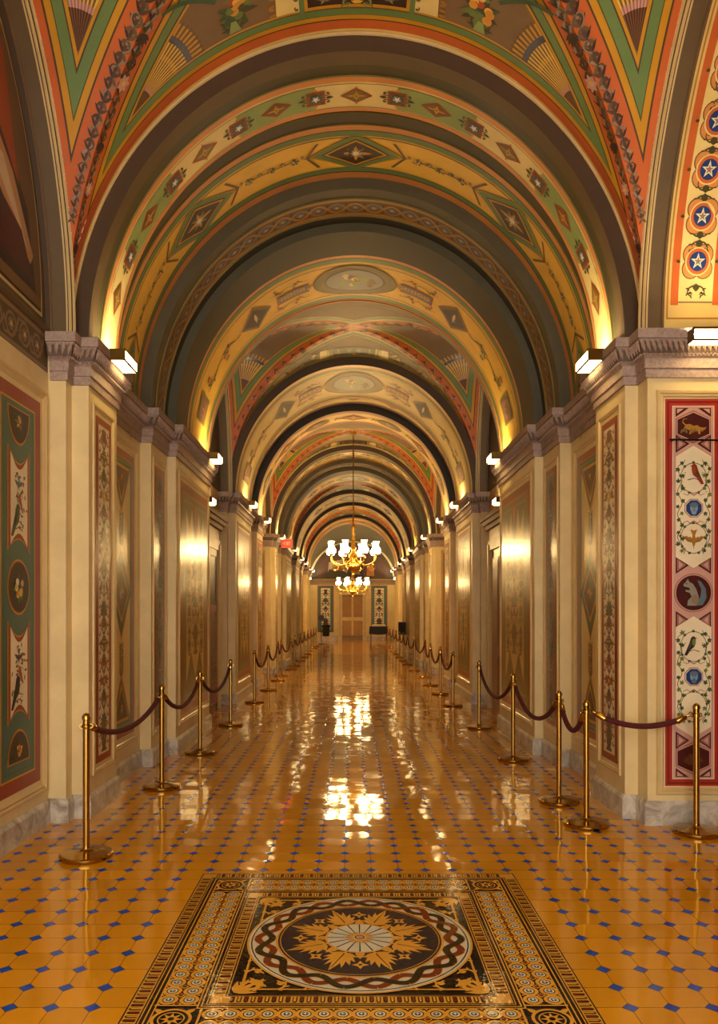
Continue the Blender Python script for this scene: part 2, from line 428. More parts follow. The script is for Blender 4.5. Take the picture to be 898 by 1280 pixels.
# double chains of rings, two rows side by side
for q in range(4):
    c,s_=((1,0),(0,1),(-1,0),(0,-1))[q]
    P=lambda a,b_:(c*a-s_*b_, s_*a+c*b_)
    n=17
    for k in range(n):
        t=-.655+1.31*(k+.5)/n
        for a in (.733,.822):
            x,y=P(a,t); d.ring(x,y,.026,.042,'tile_gold',2,16); d.disc(x,y,.022,'tile_white',2,12); d.disc(x,y,.0135,'tile_navy',3,8)
            d.star(x,y,.013,'tile_white',4,4,.4)
        x,y=P(.7775,t+.0385); d.disc(x,y,.011,'tile_red',3,8)
        d.poly([P(.7775-.02,t+.0385),P(.7775,t+.02),P(.7775+.02,t+.0385),P(.7775,t+.057)],'tile_gold',2)
        for a in (.7,.855): d.disc(*P(a,t+.0385),.006,'tile_gold',3,6)
    for t in (-.665,.665): 
        x0,y0=P(.69,t-.005); x1,y1=P(.87,t+.005)
        d.rect(min(x0,x1),min(y0,y1),max(x0,x1),max(y0,y1),'tile_gold',3)
    # corner squares
    x,y=P(.775,.775); d.ring(x,y,.07,.084,'tile_gold',2,24); d.ring(x,y,.05,.056,'tile_gold',2,20); d.star(x,y,.05,'tile_gold',3,8,.45); d.disc(x,y,.014,'tile_dark',4,8)
    for a in range(4): d.leaf(x+.07*cos(pi/4+a*pi/2),y+.07*sin(pi/4+a*pi/2),pi/4+a*pi/2,.05,.028,'tile_gold',2)
# central square: dark ground, guilloche ring, palmettes, ribbed centre
for q in range(4):
    a=pi/4+q*pi/2; sx=1 if cos(a)>0 else -1; sy=1 if sin(a)>0 else -1
    X0,Y0=.555*sx,.555*sy
    d.palmette(X0,Y0,a+pi,.17,'tile_gold',2,5,1.5,.16)
    for hx,hy in ((1,0),(0,1)):
        # a tendril along each side of the corner, with curls turning inwards
        bx=X0-sx*.03*hx*0; dirx,diry=(-sx,0) if hx else (0,-sy)
        ang=atan2(diry,dirx); inn=atan2(-sy if hx else 0,0 if hx else -sx)
        hand=1 if ((sx*sy>0)==(hx==1)) else -1
        px,py=X0-(0 if hx else sx*.03),Y0-(sy*.03 if hx else 0)
        d.ribbon([(px+dirx*t,py+diry*t) for t in (0,.12,.24,.36,.44)],.016,.006,'tile_gold',2)
        for k,(t,r_) in enumerate(((.07,.07),(.19,.055),(.30,.035),(.39,.02))):
            d.scroll(px+dirx*t,py+diry*t,ang+hand*.55,r_,hand,r_*.26,'tile_gold',2,'tile_gold',1.3)
            d.leaf(px+dirx*t,py+diry*t,ang-hand*.5,r_*.5,r_*.2,'tile_gold',2)
d.ring(0,0,.556,.566,'tile_gold',3,64); d.disc(0,0,.556,'tile_white',3,64); d.ring(0,0,.54,.546,'tile_dark',4,64)
for k in range(22):
    a=2*pi*k/22; st=2*pi/22
    for ph,mt in ((0,'tile_dark'),(1,'tile_red')):
        pts=[]
        for i in range(13):
            t=i/12; rr=.478+(.036*cos(pi*t))*(1 if (k+ph)%2==0 else -1)
            pts.append((rr*cos(a+st*t),rr*sin(a+st*t)))
        d.ribbon(pts,.042,.042,'tile_gold',4); d.ribbon(pts,.036,.036,mt,5 if ph else 5)
for k in range(22):
    a=2*pi*(k+.0)/22
    d.disc(.478*cos(a+pi/22),.478*sin(a+pi/22),.0,'tile_gold',6,6) if False else None
d.ring(0,0,.412,.424,'tile_gold',6,64); d.disc(0,0,.412,'tile_navy',6,64); d.ring(0,0,.398,.402,'tile_gold',7,64)
for k in range(8):
    a=2*pi*(k+.5)/8
    d.palmette(.19*cos(a),.19*sin(a),a,.18,'tile_gold',7,7,1.7,.17)
    d.leaf(.165*cos(a),.165*sin(a),a,.225,.05,'tile_gold',8); d.ribbon([(.2*cos(a),.2*sin(a)),(.36*cos(a),.36*sin(a))],.006,.003,'tile_dark',9)
    for s_ in (1,-1): d.leaf(.185*cos(a),.185*sin(a),a+s_*1.25,.07,.022,'tile_gold',7)
    for s_ in (1,-1):
        d.scroll(.2*cos(a),.2*sin(a),a+s_*1.1,.075,s_,.014,'tile_gold',7)
    a2=2*pi*k/8
    d.star(.3*cos(a2),.3*sin(a2),.042,'tile_gold',7,4,.45,a2); d.disc(.3*cos(a2),.3*sin(a2),.01,'tile_navy',8,6)
    d.star(.215*cos(a2),.215*sin(a2),.024,'tile_gold',7,4,.5,a2)
d.ring(0,0,.165,.176,'tile_gold',8,48); d.disc(0,0,.165,'tile_white',8,40)
for k in range(16):
    a=2*pi*k/16; d.ribbon([(.045*cos(a),.045*sin(a)),(.163*cos(a),.163*sin(a))],.004,.008,'tile_dark',9)
    d.leaf(.045*cos(a+pi/16),.045*sin(a+pi/16),a+pi/16,.03,.012,'tile_gold',9)
d.ring(0,0,.034,.05,'tile_gold',10,24); d.ring(0,0,.018,.026,'tile_red',10,16); d.disc(0,0,.014,'tile_gold',10,10)
mo=md.build('tile_carpet',floor); mo['label']='square carpet of patterned tiles with a round medallion'
# thin threshold lines across the floor
tl=MB()
for y in (17.6,24.1,30.5): tl.box(-2.1,2.1,y,y+.05,0,.0015,'tile_dark'); tl.box(-2.1,2.1,y+.12,y+.15,0,.0015,'tile_dark')
tl.build('threshold_strip',floor)

# plan of the walls --------------------------------------------------
def section(y,s):
    """plan of the repeating run that starts with a pier at y (drawn for the left, half widths)"""
    return [(2.165,y),(2.165,y+.74),(2.325,y+.74),(2.325,y+2.09),(2.205,y+2.09),(2.205,y+2.82),(2.105,y+2.82),(2.105,y+4.97)]
def section2(y):
    return [(2.30,y-.13),(2.30,y),(2.165,y),(2.165,y+2.2),(2.325,y+2.2),(2.325,y+3.2),(2.165,y+3.2),(2.165,y+4.3)]
runs_left=[[(2.44,-2.0),(2.44,6.10),(2.30,6.10),(2.30,6.23)]+section(6.23,1)+[(2.44,11.2)],
           [(2.44,13.97)]+section2(14.1)+[(5.0,18.4)],
           [(5.0,21.24),(2.27,21.24),(2.27,21.36)]+section(21.36,1)+[(2.44,26.33)],
           [(2.44,29.1)]+section2(29.23)+[(5.0,33.53)],
           [(5.0,36.37),(2.27,36.37),(2.27,36.5),(2.165,36.5),(2.165,END),(2.75,END)]]
runs_right=[[(6.0,6.03),(2.27,6.03),(2.27,6.23)]+section(6.23,1)+[(2.44,11.2)]]+runs_left[1:]
def offset_path(P,o):
    """shift a right-angled plan path sideways, towards the corridor axis / the viewer"""
    out=[]
    for i,(x,y) in enumerate(P):
        def nrm(a,b):
            dx,dy=b[0]-a[0],b[1]-a[1]; l=hypot(dx,dy); return (-dy/l,dx/l)
        ns=[]
        if i>0: ns.append(nrm(P[i-1],P[i]))
        if i<len(P)-1: ns.append(nrm(P[i],P[i+1]))
        if len(ns)==2 and abs(ns[0][0]*ns[1][0]+ns[0][1]*ns[1][1])<.5: n=(ns[0][0]+ns[1][0],ns[0][1]+ns[1][1])
        else: n=ns[0]
        out.append((x+n[0]*o,y+n[1]*o))
    return out
ENT=[(0,3.49),(.02,3.49),(.02,3.555),(.032,3.56),(.032,3.635),(.048,3.65),(.05,3.66),(.06,3.665),(.09,3.745),(.1,3.755),(.1,3.765),(.115,3.765),(.115,3.84),(0,3.84)]
BASE=[(0,.19),(.012,.19),(.022,.175),(.03,.16),(.03,0)]
def sweep(mb,path,prof,s,mat):
    rows=[[(s*x,y,z) for x,y in offset_path(path,o)] for o,z in prof]
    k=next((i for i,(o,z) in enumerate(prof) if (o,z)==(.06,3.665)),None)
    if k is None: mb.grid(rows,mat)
    else: mb.grid(rows[:k+1],mat); mb.grid(rows[k:k+2],'stone_shade'); mb.grid(rows[k+1:],mat)  # strip behind the leaf row has the shade of the hollows painted in
def wallmap(s,d): return lambda u,v,o:(s*(W+d-o),u,v)
def frontmap(y): return lambda u,v,o:(u,y-o,v)

def frame_mould(mb,fm,u0,u1,v0,v1,w,t,mat):
    """a raised picture-frame moulding of width w and height t on a mapped surface"""
    def ringpts(e,o): return [fm(u0-e,v0-e,o),fm(u1+e,v0-e,o),fm(u1+e,v1+e,o),fm(u0-e,v1+e,o)]
    mb.grid([ringpts(w,0),ringpts(w*.85,t),ringpts(w*.55,t),ringpts(w*.45,t*.45),ringpts(w*.2,t*.7),ringpts(0,0)],mat,True)

def panel_pier(parent,fm,uc,hw,z0,z1,seed,border='red',ground='ivory',label=None,ink=None,dots=True,mould=True):
    rng=random.Random(seed); d=Deco(fm)
    if mould: frame_mould(d,fm,uc-hw-.035,uc+hw+.035,z0-.035,z1+.035,.045,.014,'moulding')
    d.at(uc,0)
    d.rect(-hw,z0,hw,z1,border,0)
    b=hw*.30
    d.rect(-hw+b,z0+b,hw-b,z1-b,ground,1)
    d.frame(-hw+b*.93,z0+b*.93,hw-b*.93,z1-b*.93,b*.12,'gold',2)
    if dots:
        n=int((z1-z0)/.045)
        for k in range(n):
            z=z0+b*.5+(z1-z0-b)*(k+.5)/n
            for s_ in (1,-1): d.rect(s_*(hw-b*.72)-.006,z-.011,s_*(hw-b*.72)+.006,z+.011,'maroon',2)
    arabesque(d,z0+b*1.3,z1-b*1.4,hw-b*1.25,rng,2,*( [ink] if ink else [] ))
    o=d.build('painted_panel',parent,gloss=True)
    if label: o['label']=label
    return o
def panel_lozenge(parent,fm,uc,hw,z0,z1,seed,label=None):
    rng=random.Random(seed); d=Deco(fm)
    frame_mould(d,fm,uc-hw-.05,uc+hw+.05,z0-.05,z1+.05,.06,.016,'moulding')
    d.at(uc,0)
    d.rect(-hw,z0,hw,z1,'rust',0); e=.085
    d.frame(-hw+e*.85,z0+e*.85,hw-e*.85,z1-e*.85,.012,'ochre',1)
    d.rect(-hw+e,z0+e,hw-e,z1-e,'teal',1); h=hw-e
    g=.075; cz=(z0+z1)/2; H2=.36
    d.frame(-h+g*.4,z0+e+g*.4,h-g*.4,z1-e-g*.4,.008,'sage',2)
    i=h-g
    # two cream fields between the lozenges
    for sg in (1,-1):
        a=cz+sg*.10; t=cz+sg*(z1-z0)/2-sg*(e+.14); m=(a+t)/2
        P=[(-i,cz+sg*.62),(0,cz+sg*(H2+.14)+sg*.12),(i,cz+sg*.62)]
        lo=cz+sg*.0; hi=t+sg*.05
        d.poly([(-i,lo),(0,lo+sg*.42),(i,lo),(i,hi),(0,hi-sg*.42),(-i,hi)],'cream2',2)
        d.poly([(-i-.018,lo-sg*.05),(-i,lo-sg*.05),(0,lo+sg*.42),(i,lo-sg*.05),(i+.018,lo-sg*.05),(0,lo+sg*.47)],'ochre',3)
        d.poly([(-i-.018,hi+sg*.05),(-i,hi+sg*.05),(0,hi-sg*.42),(i,hi+sg*.05),(i+.018,hi+sg*.05),(0,hi-sg*.47)],'ochre',3)
        mid=(lo+hi)/2+sg*.02
        d.ribbon([(0,mid+.32),(0,mid-.26)],.012,.012,'brown',3)
        for k in range(9):
            z=mid-.17+k*.035; w=.055*(1-abs(k-4)/6)
            for s_ in (1,-1): d.leaf(0,z,pi/2-s_*.9,.09,.04,rng.choice(('leaf','brown','olive')),3)
            d.disc(rng.uniform(-w,w),z,.018,rng.choice(('fruit','fruit_red','leaf2')),4,8)
        # end triangle
        d.poly([(-i*.86,hi+sg*.02),(i*.86,hi+sg*.02),(0,hi-sg*.36)],'gold',3)
        d.poly([(-i*.72,hi-sg*.01),(i*.72,hi-sg*.01),(0,hi-sg*.31)],'maroon',4)
        posy(d,0,hi-sg*.11,.06,rng,5)
    d.poly([(-i*1.05,cz),(0,cz+H2+.07),(i*1.05,cz),(0,cz-H2-.07)],'green_dark',3)
    d.poly([(-i*.82,cz),(0,cz+H2*.8),(i*.82,cz),(0,cz-H2*.8)],'gold',4)
    d.poly([(-i*.72,cz),(0,cz+H2*.7),(i*.72,cz),(0,cz-H2*.7)],'paint_dark',5)
    posy(d,0,cz,.085,rng,6)
    o=d.build('painted_panel',parent,gloss=True)
    if label: o['label']=label
def panel_wide(parent,fm,uc,hw,z0,z1,seed,label=None):
    rng=random.Random(seed); d=Deco(fm)
    frame_mould(d,fm,uc-hw-.05,uc+hw+.05,z0-.05,z1+.05,.06,.016,'moulding')
    d.at(uc,0)
    d.rect(-hw,z0,hw,z1,'rust',0)
    d.rect(-hw+.1,z0+.1,hw-.1,z1-.1,'ochre',1)
    d.rect(-hw+.13,z0+.13,hw-.13,z1-.13,'olive',2)
    h=hw-.3
    d.poly([(-h,z0+.35),(-h*.5,z0+.75),(0,z0+.4),(h*.5,z0+.75),(h,z0+.35),(h,z1-.3),(h*.62,z1-.55),(h*.38,z1-.25),(0,z1-.85),(-h*.38,z1-.25),(-h*.62,z1-.55),(-h,z1-.3)],'cream2',3)
    d.frame(-hw+.2,z0+.2,hw-.2,z1-.2,.018,'sage',3)
    d.poly([(-h*.3,z1-.16),(h*.3,z1-.16),(0,z1-.62)],'rust',4); d.poly([(-h*.2,z1-.2),(h*.2,z1-.2),(0,z1-.52)],'ochre',5)
    d.sx=1
    arabesque(d,z0+.7,z1-.95,h*.42,rng,4,('olive','brown','leaf2','ochre'))
    for s_ in (1,-1):
        d.at(uc+s_*h*.7,0); arabesque(d,z0+.7,z1-.8,h*.22,rng,4,('olive','brown','leaf2','ochre'))
    o=d.build('painted_panel',parent,gloss=True)
    if label: o['label']=label
def panel_red(parent,y,uc,label,full=True):
    """red bordered pier panel with ivy wreaths, birds and medallions, facing the viewer"""
    fm=frontmap(y); d=Deco(fm); hw=.218; z0,z1=.304,3.326
    frame_mould(d,fm,uc-hw-.012,uc+hw+.012,z0-.012,z1+.012,.06,.016,'moulding')
    d.at(uc,0)
    d.rect(-hw,z0,hw,z1,'red_bright',0); e=.06
    d.rect(-hw+e,z0+e,hw-e,z1-e,'pink',1); d.frame(-hw+e-.006,z0+e-.006,hw-e+.006,z1-e+.006,.006,'ivory',2)
    d.frame(-hw+.02,z0+.02,hw-.02,z1-.02,.006,'maroon',1)
    i=hw-e-.02
    def hexa(c,w,h,m,L): d.poly([(-w,c-h*.5),(0,c-h),(w,c-h*.5),(w,c+h*.5),(0,c+h),(-w,c+h*.5)],m,L)
    for c in (3.108,.522):
        hexa(c,i,.13,'pink_deep',2); hexa(c,i-.008,.118,'pink',3); hexa(c,i-.014,.11,'maroon',4)
    def tri(c,up):
        for s_ in (1,-1):
            d.poly([(s_*i,c+.07),(s_*i,c-.07),(s_*.03,c-up*.0)],'maroon',2)
            d.poly([(s_*(i-.01),c+.05),(s_*(i-.01),c-.05),(s_*.055,c)],'pink_deep',3)
            d.poly([(s_*(i-.024),c+.03),(s_*(i-.024),c-.03),(s_*.08,c)],'pink',4)
    for c in (2.975,.66): tri(c,1)
    for c in (3.24,.39):
        sg=1 if c>1 else -1
        for s_ in (1,-1):
            d.poly([(s_*i,c-sg*.055),(s_*i,c+sg*.015),(s_*.035,c+sg*.015)],'maroon',2); d.poly([(s_*(i-.01),c-sg*.03),(s_*(i-.01),c+sg*.008),(s_*.075,c+sg*.008)],'pink',3)
    # little creatures in the hexagons, a squirrel in the middle roundel
    d.poly([(-.075,3.1),(-.06,3.125),(-.03,3.13),(0,3.115),(.03,3.12),(.05,3.105),(.085,3.1),(.1,3.11),(.09,3.085),(.05,3.075),(.055,3.05),(.04,3.05),(.03,3.075),(-.01,3.075),(-.02,3.05),(-.035,3.05),(-.03,3.08),(-.055,3.09)],'ochre',5); d.ribbon([(-.06,3.12),(-.085,3.14),(-.08,3.165),(-.05,3.17)],.012,.004,'ochre',5)
    for k in range(8): d.leaf(-.1+k*.024,3.055+.008*(k%2),1.2+.3*(k%3),.04,.015,'olive',5)
    d.poly([(-.08,.5),(-.03,.56),(.04,.55),(.08,.5),(.02,.47),(-.04,.47)],'paint_brown',5)
    cz=1.812
    d.disc(0,cz,.152,'pink_deep',3,36); d.disc(0,cz,.144,'pink',4,36); d.disc(0,cz,.137,'maroon',5,36)
    d.poly([(-.05,cz-.1),(-.045,cz-.06),(-.015,cz-.03),(-.03,cz+.0),(-.065,cz+.012),(-.06,cz+.022),(-.025,cz+.02),(-.035,cz+.04),(-.075,cz+.05),(-.08,cz+.065),(-.06,cz+.085),(-.045,cz+.11),(-.035,cz+.085),(-.005,cz+.07),(.02,cz+.03),(.04,cz-.03),(.035,cz-.08),(.02,cz-.1)],'gray',6)
    d.poly([(.02,cz-.1),(.07,cz-.095),(.1,cz-.04),(.095,cz+.03),(.06,cz+.085),(.03,cz+.1),(.04,cz+.07),(.06,cz+.03),(.055,cz-.02),(.035,cz-.07)],'blue_gray',6)
    d.disc(-.055,cz+.07,.005,'black',7,6); d.disc(.012,cz-.05,.03,'taupe',7,12,.04)
    for c in (2.03,1.6): tri(c,1)
    for (c0,c1,oz) in ((2.005,2.96,2.472),(.684,1.63,1.158)):
        tip=.085
        d.poly([(-i,c0+tip),(0,c0),(i,c0+tip),(i,c1-tip),(0,c1),(-i,c1-tip)],'ivory',5)
        rng=random.Random(int(oz*100))
        n=15
        for s_ in (1,-1):
            vine=[]
            for k in range(n*2+1):
                t=k/(n*2); z=c0+.11+(c1-c0-.22)*t
                x=s_*(i-.03-.018*sin(t*26))
                if t<.06 or t>.94: x*=.72
                vine.append((x,z))
            d.ribbon(vine,.006,.005,'brown',6)
            for k in range(n):
                z=c0+.11+(c1-c0-.22)*(k+.5)/n
                x=s_*(i-.034+.016*(1 if k%2 else -1))
                ivy(d,x,z,rng.uniform(0,6),.025+.006*rng.random(),rng.choice(('leaf','leaf','leaf2','green_dark')),7)
                if k%3==0: d.disc(x-s_*.02,z+.02,.005,'rust',7,6)
        # inner wreath arcs and ribbons around the roundel
        for sg in (1,-1):
            d.ring(0,oz+sg*.235,.1,.105,'brown',6,20,1.15)
            for k in range(9):
                a=2*pi*k/9+.2; ivy(d,.102*cos(a),oz+sg*.235+.117*sin(a),a,.02,'leaf' if k%2 else 'green_dark',7)
            for s_ in (1,-1): d.ribbon([(0,oz+sg*.1),(s_*.03,oz+sg*.118),(s_*.05,oz+sg*.1),(s_*.085,oz+sg*.115)],.009,.004,'pink_deep',8)
        d.disc(0,oz,.078,'pink_deep',8,8,a0=pi/8); d.disc(0,oz,.071,'ivory',9,8,a0=pi/8); d.disc(0,oz,.066,'blue',10,8,a0=pi/8)
        d.disc(0,oz,.03,'blue_pale',11,16,.038); d.disc(0,oz+.026,.034,'blue_gray',12,12,.018); d.disc(0,oz-.034,.02,'blue_gray' if oz<2 else 'blue_pale',11,12,.018)
        for s_ in (1,-1): d.disc(s_*.011,oz+.006,.005,'blue',12,6)
        d.poly([(-.004,oz),(.004,oz),(.006,oz-.014),(-.006,oz-.014)],'blue_gray',12); d.rect(-.009,oz-.024,.009,oz-.02,'blue',12)
    bird(d,0,2.74,.16,'red',8,1,'olive_dark','rust'); flying_bird(d,0,2.24,.16,'ochre',8)
    bird(d,0,1.40,.15,'black_brown',8,-1,'olive_dark','leaf2'); 
    o=d.build('painted_panel',parent); o['label']=label
def panel_green(parent,fm,uc,label):
    d=Deco(fm); rng=random.Random(5); z0,z1=.37,3.27; hw=.39
    frame_mould(d,fm,uc-hw-.04,uc+hw+.04,z0-.04,z1+.04,.075,.02,'moulding')
    d.at(uc,0); d.rect(-hw,z0,hw,z1,'red',0)
    d.frame(-hw+.1,z0+.1,hw-.1,z1-.1,.014,'gold',1); d.rect(-hw+.114,z0+.114,hw-.114,z1-.114,'teal',1)
    d.frame(-hw+.15,z0+.15,hw-.15,z1-.15,.006,'green_dark',2)
    i=.185
    def halfround(c,h,sg):
        for k,(m,e) in enumerate((('gold',0),('rust',.012),('paint_dark',.02))):
            d.poly([((i-e)*cos(pi*t/16),c-sg*e*.6+ -sg*(h-e*1.6)*sin(pi*t/16)) for t in range(17)],m,2+k)
        posy(d,0,c-sg*h*.4,.07,rng,5,('fruit','pink','gold_light','fruit_red'))
    halfround(3.12,.26,1); halfround(.58,.24,-1)
    d.disc(0,1.84,i,'gold',2,28,.2); d.disc(0,1.84,i-.012,'rust',3,28,.188); d.disc(0,1.84,i-.02,'paint_dark',4,28,.178)
    posy(d,0,1.83,.11,rng,5,('fruit','pink','gold_light','fruit_red','ivory'))
    for c0,c1 in ((2.09,2.84),(.86,1.6)):
        def shp(e,m,L,c0=c0,c1=c1):
            P=[(-i+e,c0+e),]+[(-(i-e)+2*(i-e)*t/10,c0+e+.09*sin(pi*t/10)) for t in range(1,10)]+[(i-e,c0+e),(i-e,c1-e)]+[((i-e)-2*(i-e)*t/10,c1-e-.11*sin(pi*t/10)) for t in range(1,10)]+[(-i+e,c1-e)]
            d.poly(P,m,L)
        shp(0,'gold',2); shp(.012,'rust',3); shp(.045,'ivory',4)
        vine=[(.075*sin(t*1.1)*(1 if t%2 else -1)*.9,c0+.17+(c1-c0-.36)*t/12) for t in range(13)]
        d.ribbon(vine,.009,.006,'brown',5)
        for k in range(26):
            d.leaf(rng.uniform(-.11,.11),c0+.16+(c1-c0-.34)*rng.random(),rng.random()*6.3,.045,.02,rng.choice(('leaf2','olive','rust','leaf')),5)
        flying_bird(d,-.01,c1-.25,.13,'blue_gray' if c0>1.5 else 'navy',6)
        bird(d,.0,(c0+c1)/2-.02,.13,'rust',6,1)
        bird(d,-.02,c0+.23,.24,'leaf' if c0>1.5 else 'black_brown',6,-1,'black_brown')
    o=d.build('painted_panel',parent); o['label']=label

# ---- walls, baseboards, entablatures
def make_wall(name,s,runs):
    root=MB()
    for P in runs:
        rows=[[(s*x,y,z) for x,y in P] for z in (0,SZ)]
        root.grid(rows,'cream_wall')
    o=root.build(name); o['kind']='structure'
    bb=MB()
    for P in runs: sweep(bb,P,BASE,s,'marble')
    b=bb.build('baseboard_'+name.split('_')[1]); b['kind']='structure'; b['label']='grey-white marble baseboard along the foot of the %s corridor wall'%name.split('_')[1]
    tr=MB()
    for q,P in enumerate(runs):
        Q=list(P)
        if s<0 and q==0: Q=[(2.42,6.10)]+Q[2:]
        sweep(tr,Q,ENT,s,'stone')
        # leaf moulding and bead rows carved on the entablature of the nearer runs
        if q<2:
            for (o1,z1_,o2,z2_,st,wd) in ((.066,3.67,.102,3.75,.042,.032),(.05,3.645,.058,3.662,.03,.022)):
                A=offset_path(Q,o1); B=offset_path(Q,o2)
                for j in range(len(Q)-1):
                    a0,a1,b0,b1=A[j],A[j+1],B[j],B[j+1]
                    Lg=hypot(a1[0]-a0[0],a1[1]-a0[1]); n=int(Lg/st)
                    if n<1: continue
                    tx,ty=(a1[0]-a0[0])/Lg,(a1[1]-a0[1])/Lg; nx,ny=-ty,tx
                    for k in range(n):
                        f=(k+.5)/n
                        p=(a0[0]+tx*Lg*f,a0[1]+ty*Lg*f); lb=hypot(b1[0]-b0[0],b1[1]-b0[1])
                        qx,qy=b0[0]+tx*lb*f,b0[1]+ty*lb*f
                        hw=wd/2
                        mx,my=(p[0]+qx)/2,(p[1]+qy)/2; zm=(z1_+z2_)/2
                        def pt(x,y,z,du,dn): return (s*(x+tx*du+nx*dn),y+ty*du+ny*dn,z)
                        tip=pt(p[0],p[1],z1_,0,.006); t1=pt(qx,qy,z2_,-hw,.004); t2=pt(qx,qy,z2_,hw,.004); m0=pt(mx,my,zm,0,.024); l=pt(mx,my,zm,-hw,.004); r=pt(mx,my,zm,hw,.004); tm=pt(qx,qy,z2_,0,.016)
                        for tri_ in ((tip,l,m0),(tip,m0,r),(l,t1,tm,m0),(m0,tm,t2,r)): tr.face(list(tri_),'stone')
    t=tr.build('trim_1' if s<0 else 'trim_2'); t['kind']='structure'; t['label']='carved mauve-grey stone entablature along the top of the %s wall'%name.split('_')[1]
    return o
walls={}
for s,name,runs in ((-1,'wall_left',runs_left),(1,'wall_right',runs_right)):
    w=make_wall(name,s,runs); walls[s]=w
    w['label']='cream %s corridor wall of piers with painted panels'%name[5:]
    side=name[5:]
    for rep in range(2):
        y=6.23+REP*rep
        panel_pier(w,wallmap(s,0),y+.37,.2,.40,3.30,11+rep,'red','ivory')
        panel_lozenge(w,wallmap(s,.16),y+1.40,.46,.42,3.28,21+rep)
        panel_pier(w,wallmap(s,.04),y+2.455,.22,.40,3.28,31+rep,'rust','taupe',ink=('black_brown','brown','olive_dark','rust'))
        panel_wide(w,wallmap(s,-.06),y+3.93,.86,.42,3.26,41+rep)
        y=14.1+REP*rep
        panel_wide(w,wallmap(s,0),y+1.12,.8,.42,3.26,51+rep)
        panel_pier(w,wallmap(s,.16),y+2.7,.3,.42,3.28,61+rep,'rust','cream2')
        panel_pier(w,wallmap(s,0),y+3.75,.36,.42,3.28,71+rep,'red','cream2')
    # recessed edges of the pier faces: thin vertical grooves like the painted pilasters of the photograph
panel_green(walls[-1],lambda u,v,o:(-2.44+o,u,v),5.55,'green panel with red border, two bird scenes and dark fruit oval')
panel_red(walls[1],6.03,2.627,'red panel with ivy wreaths, birds and blue octagon heads')
for s in (-1,1):
    panel_red(walls[s],21.24,s*2.7,'narrow red bordered panel facing the viewer at the far crossing')
# left frieze under the lunette
fz=Deco(lambda u,v,o:(-2.44+o,u,v))
fz.rect(1.5,3.545,6.08,3.845,'brown_gray',0)
for z,w_,m in ((3.55,.03,'taupe'),(3.80,.035,'taupe')): fz.rect(1.5,z,6.08,z+w_,m,1)
rows=[[(-2.44,y,3.835),(-2.415,y,3.84),(-2.395,y,3.855),(-2.40,y,3.875),(-2.44,y,3.885)] for y in (1.5,6.08)]
fz.grid(rows,'brown_gray')
for k in range(20):
    y=1.6+k*.225; fz.at(y,3.69); sg=1 if k%2 else -1
    fz.ring(0,0,.068,.09,'taupe',2,20); fz.flower(0,0,.058,'taupe','moulding',2,7)
    fz.ribbon([(-.1125,-sg*.085),(-.06,-sg*.08),(0,-sg*.09),(.06,sg*.0-.03*sg),(.1125,sg*.085)],.02,.02,'taupe',3)
    for e in (1,-1):
        fz.leaf(.1*e,sg*.02,e*1.2,.07,.03,'taupe',2); fz.scroll(.1,-sg*.02,1.0*sg,.03,sg,.012,'taupe',2)
fr=fz.build('scroll_frieze',walls[-1]); fr['label']='grey-brown painted scroll frieze under the lunette painting'

# end wall ------------------------------------------------------------
we=MB(); we.face([(-2.75,FAR,0),(2.75,FAR,0),(2.75,FAR,SZ+3),(-2.75,FAR,SZ+3)],'cream_wall')
for s in (-1,1): we.face([(s*2.75,END,0),(s*2.75,FAR,0),(s*2.75,FAR,SZ),(s*2.75,END,SZ)],'cream_wall')
wb=we.build('wall_back'); wb['kind']='structure'; wb['label']='cream end wall with a door between two tall painted panels'
t3=MB(); P=[(-2.75,FAR),(2.75,FAR)]
t3.grid([[(x,FAR-o,z) for x in (-2.75,2.75)] for o,z in ENT],'stone')
t=t3.build('trim_3'); t['kind']='structure'
b3=MB(); b3.grid([[(x,FAR-o,z) for x in (-2.75,-.75)] for o,z in BASE],'marble'); b3.grid([[(x,FAR-o,z) for x in (.75,2.75)] for o,z in BASE],'marble')
o=b3.build('baseboard_back'); o['kind']='structure'
for i,s in enumerate((-1,1)):
    d=Deco(frontmap(FAR),base=.004,lay=.003); d.at(s*1.72,0)
    d.rect(-.52,.45,.52,3.45,'rust',0); d.rect(-.46,.5,.46,3.4,'teal',1); d.rect(-.3,.62,.3,3.28,'ivory',2)
    rng=random.Random(3); arabesque(d,.7,3.2,.26,rng,3,('black_brown','maroon','olive_dark','green_dark'))
    o=d.build('painted_panel',wb); o['label']=('left' if s<0 else 'right')+' cream arabesque panel in a dark frame on the end wall'
lu=Deco(frontmap(FAR),base=.004,lay=.004)
lu.poly([(2.6*cos(pi*k/32),SZ+.03+2.35*sin(pi*k/32)) for k in range(33)],'brown_dark',0)
lu.poly([(2.3*cos(pi*k/32),SZ+.1+2.05*sin(pi*k/32)) for k in range(33)],'paint_brown',1)
lu.poly([(-1.6,SZ+.3),(-.4,SZ+.3),(-.2,SZ+.9),(-.6,SZ+1.3),(-1.5,SZ+1.1)],'paint_sky',2); lu.poly([(-1.7,SZ+.12),(-.1,SZ+.12),(-.5,SZ+.55),(-1.5,SZ+.65)],'olive_dark',3)
lu.poly([(-1.4,SZ+.68),(-.5,SZ+.6),(-.9,SZ+.85)],'orange',4); lu.poly([(.9,SZ+.25),(1.4,SZ+.2),(1.35,SZ+1.1),(.95,SZ+1.0)],'orange_soft',3)
lu.poly([(-.3,SZ+.12),(.7,SZ+.12),(.6,SZ+.8),(.1,SZ+1.15),(-.25,SZ+.7)],'paint_dark',3); lu.poly([(.1,SZ+.35),(.5,SZ+.3),(.45,SZ+.6),(.2,SZ+.7)],'paint_flesh',4)
o=lu.build('lunette_painting',wb); o['label']='dim half-round landscape painting above the end door'
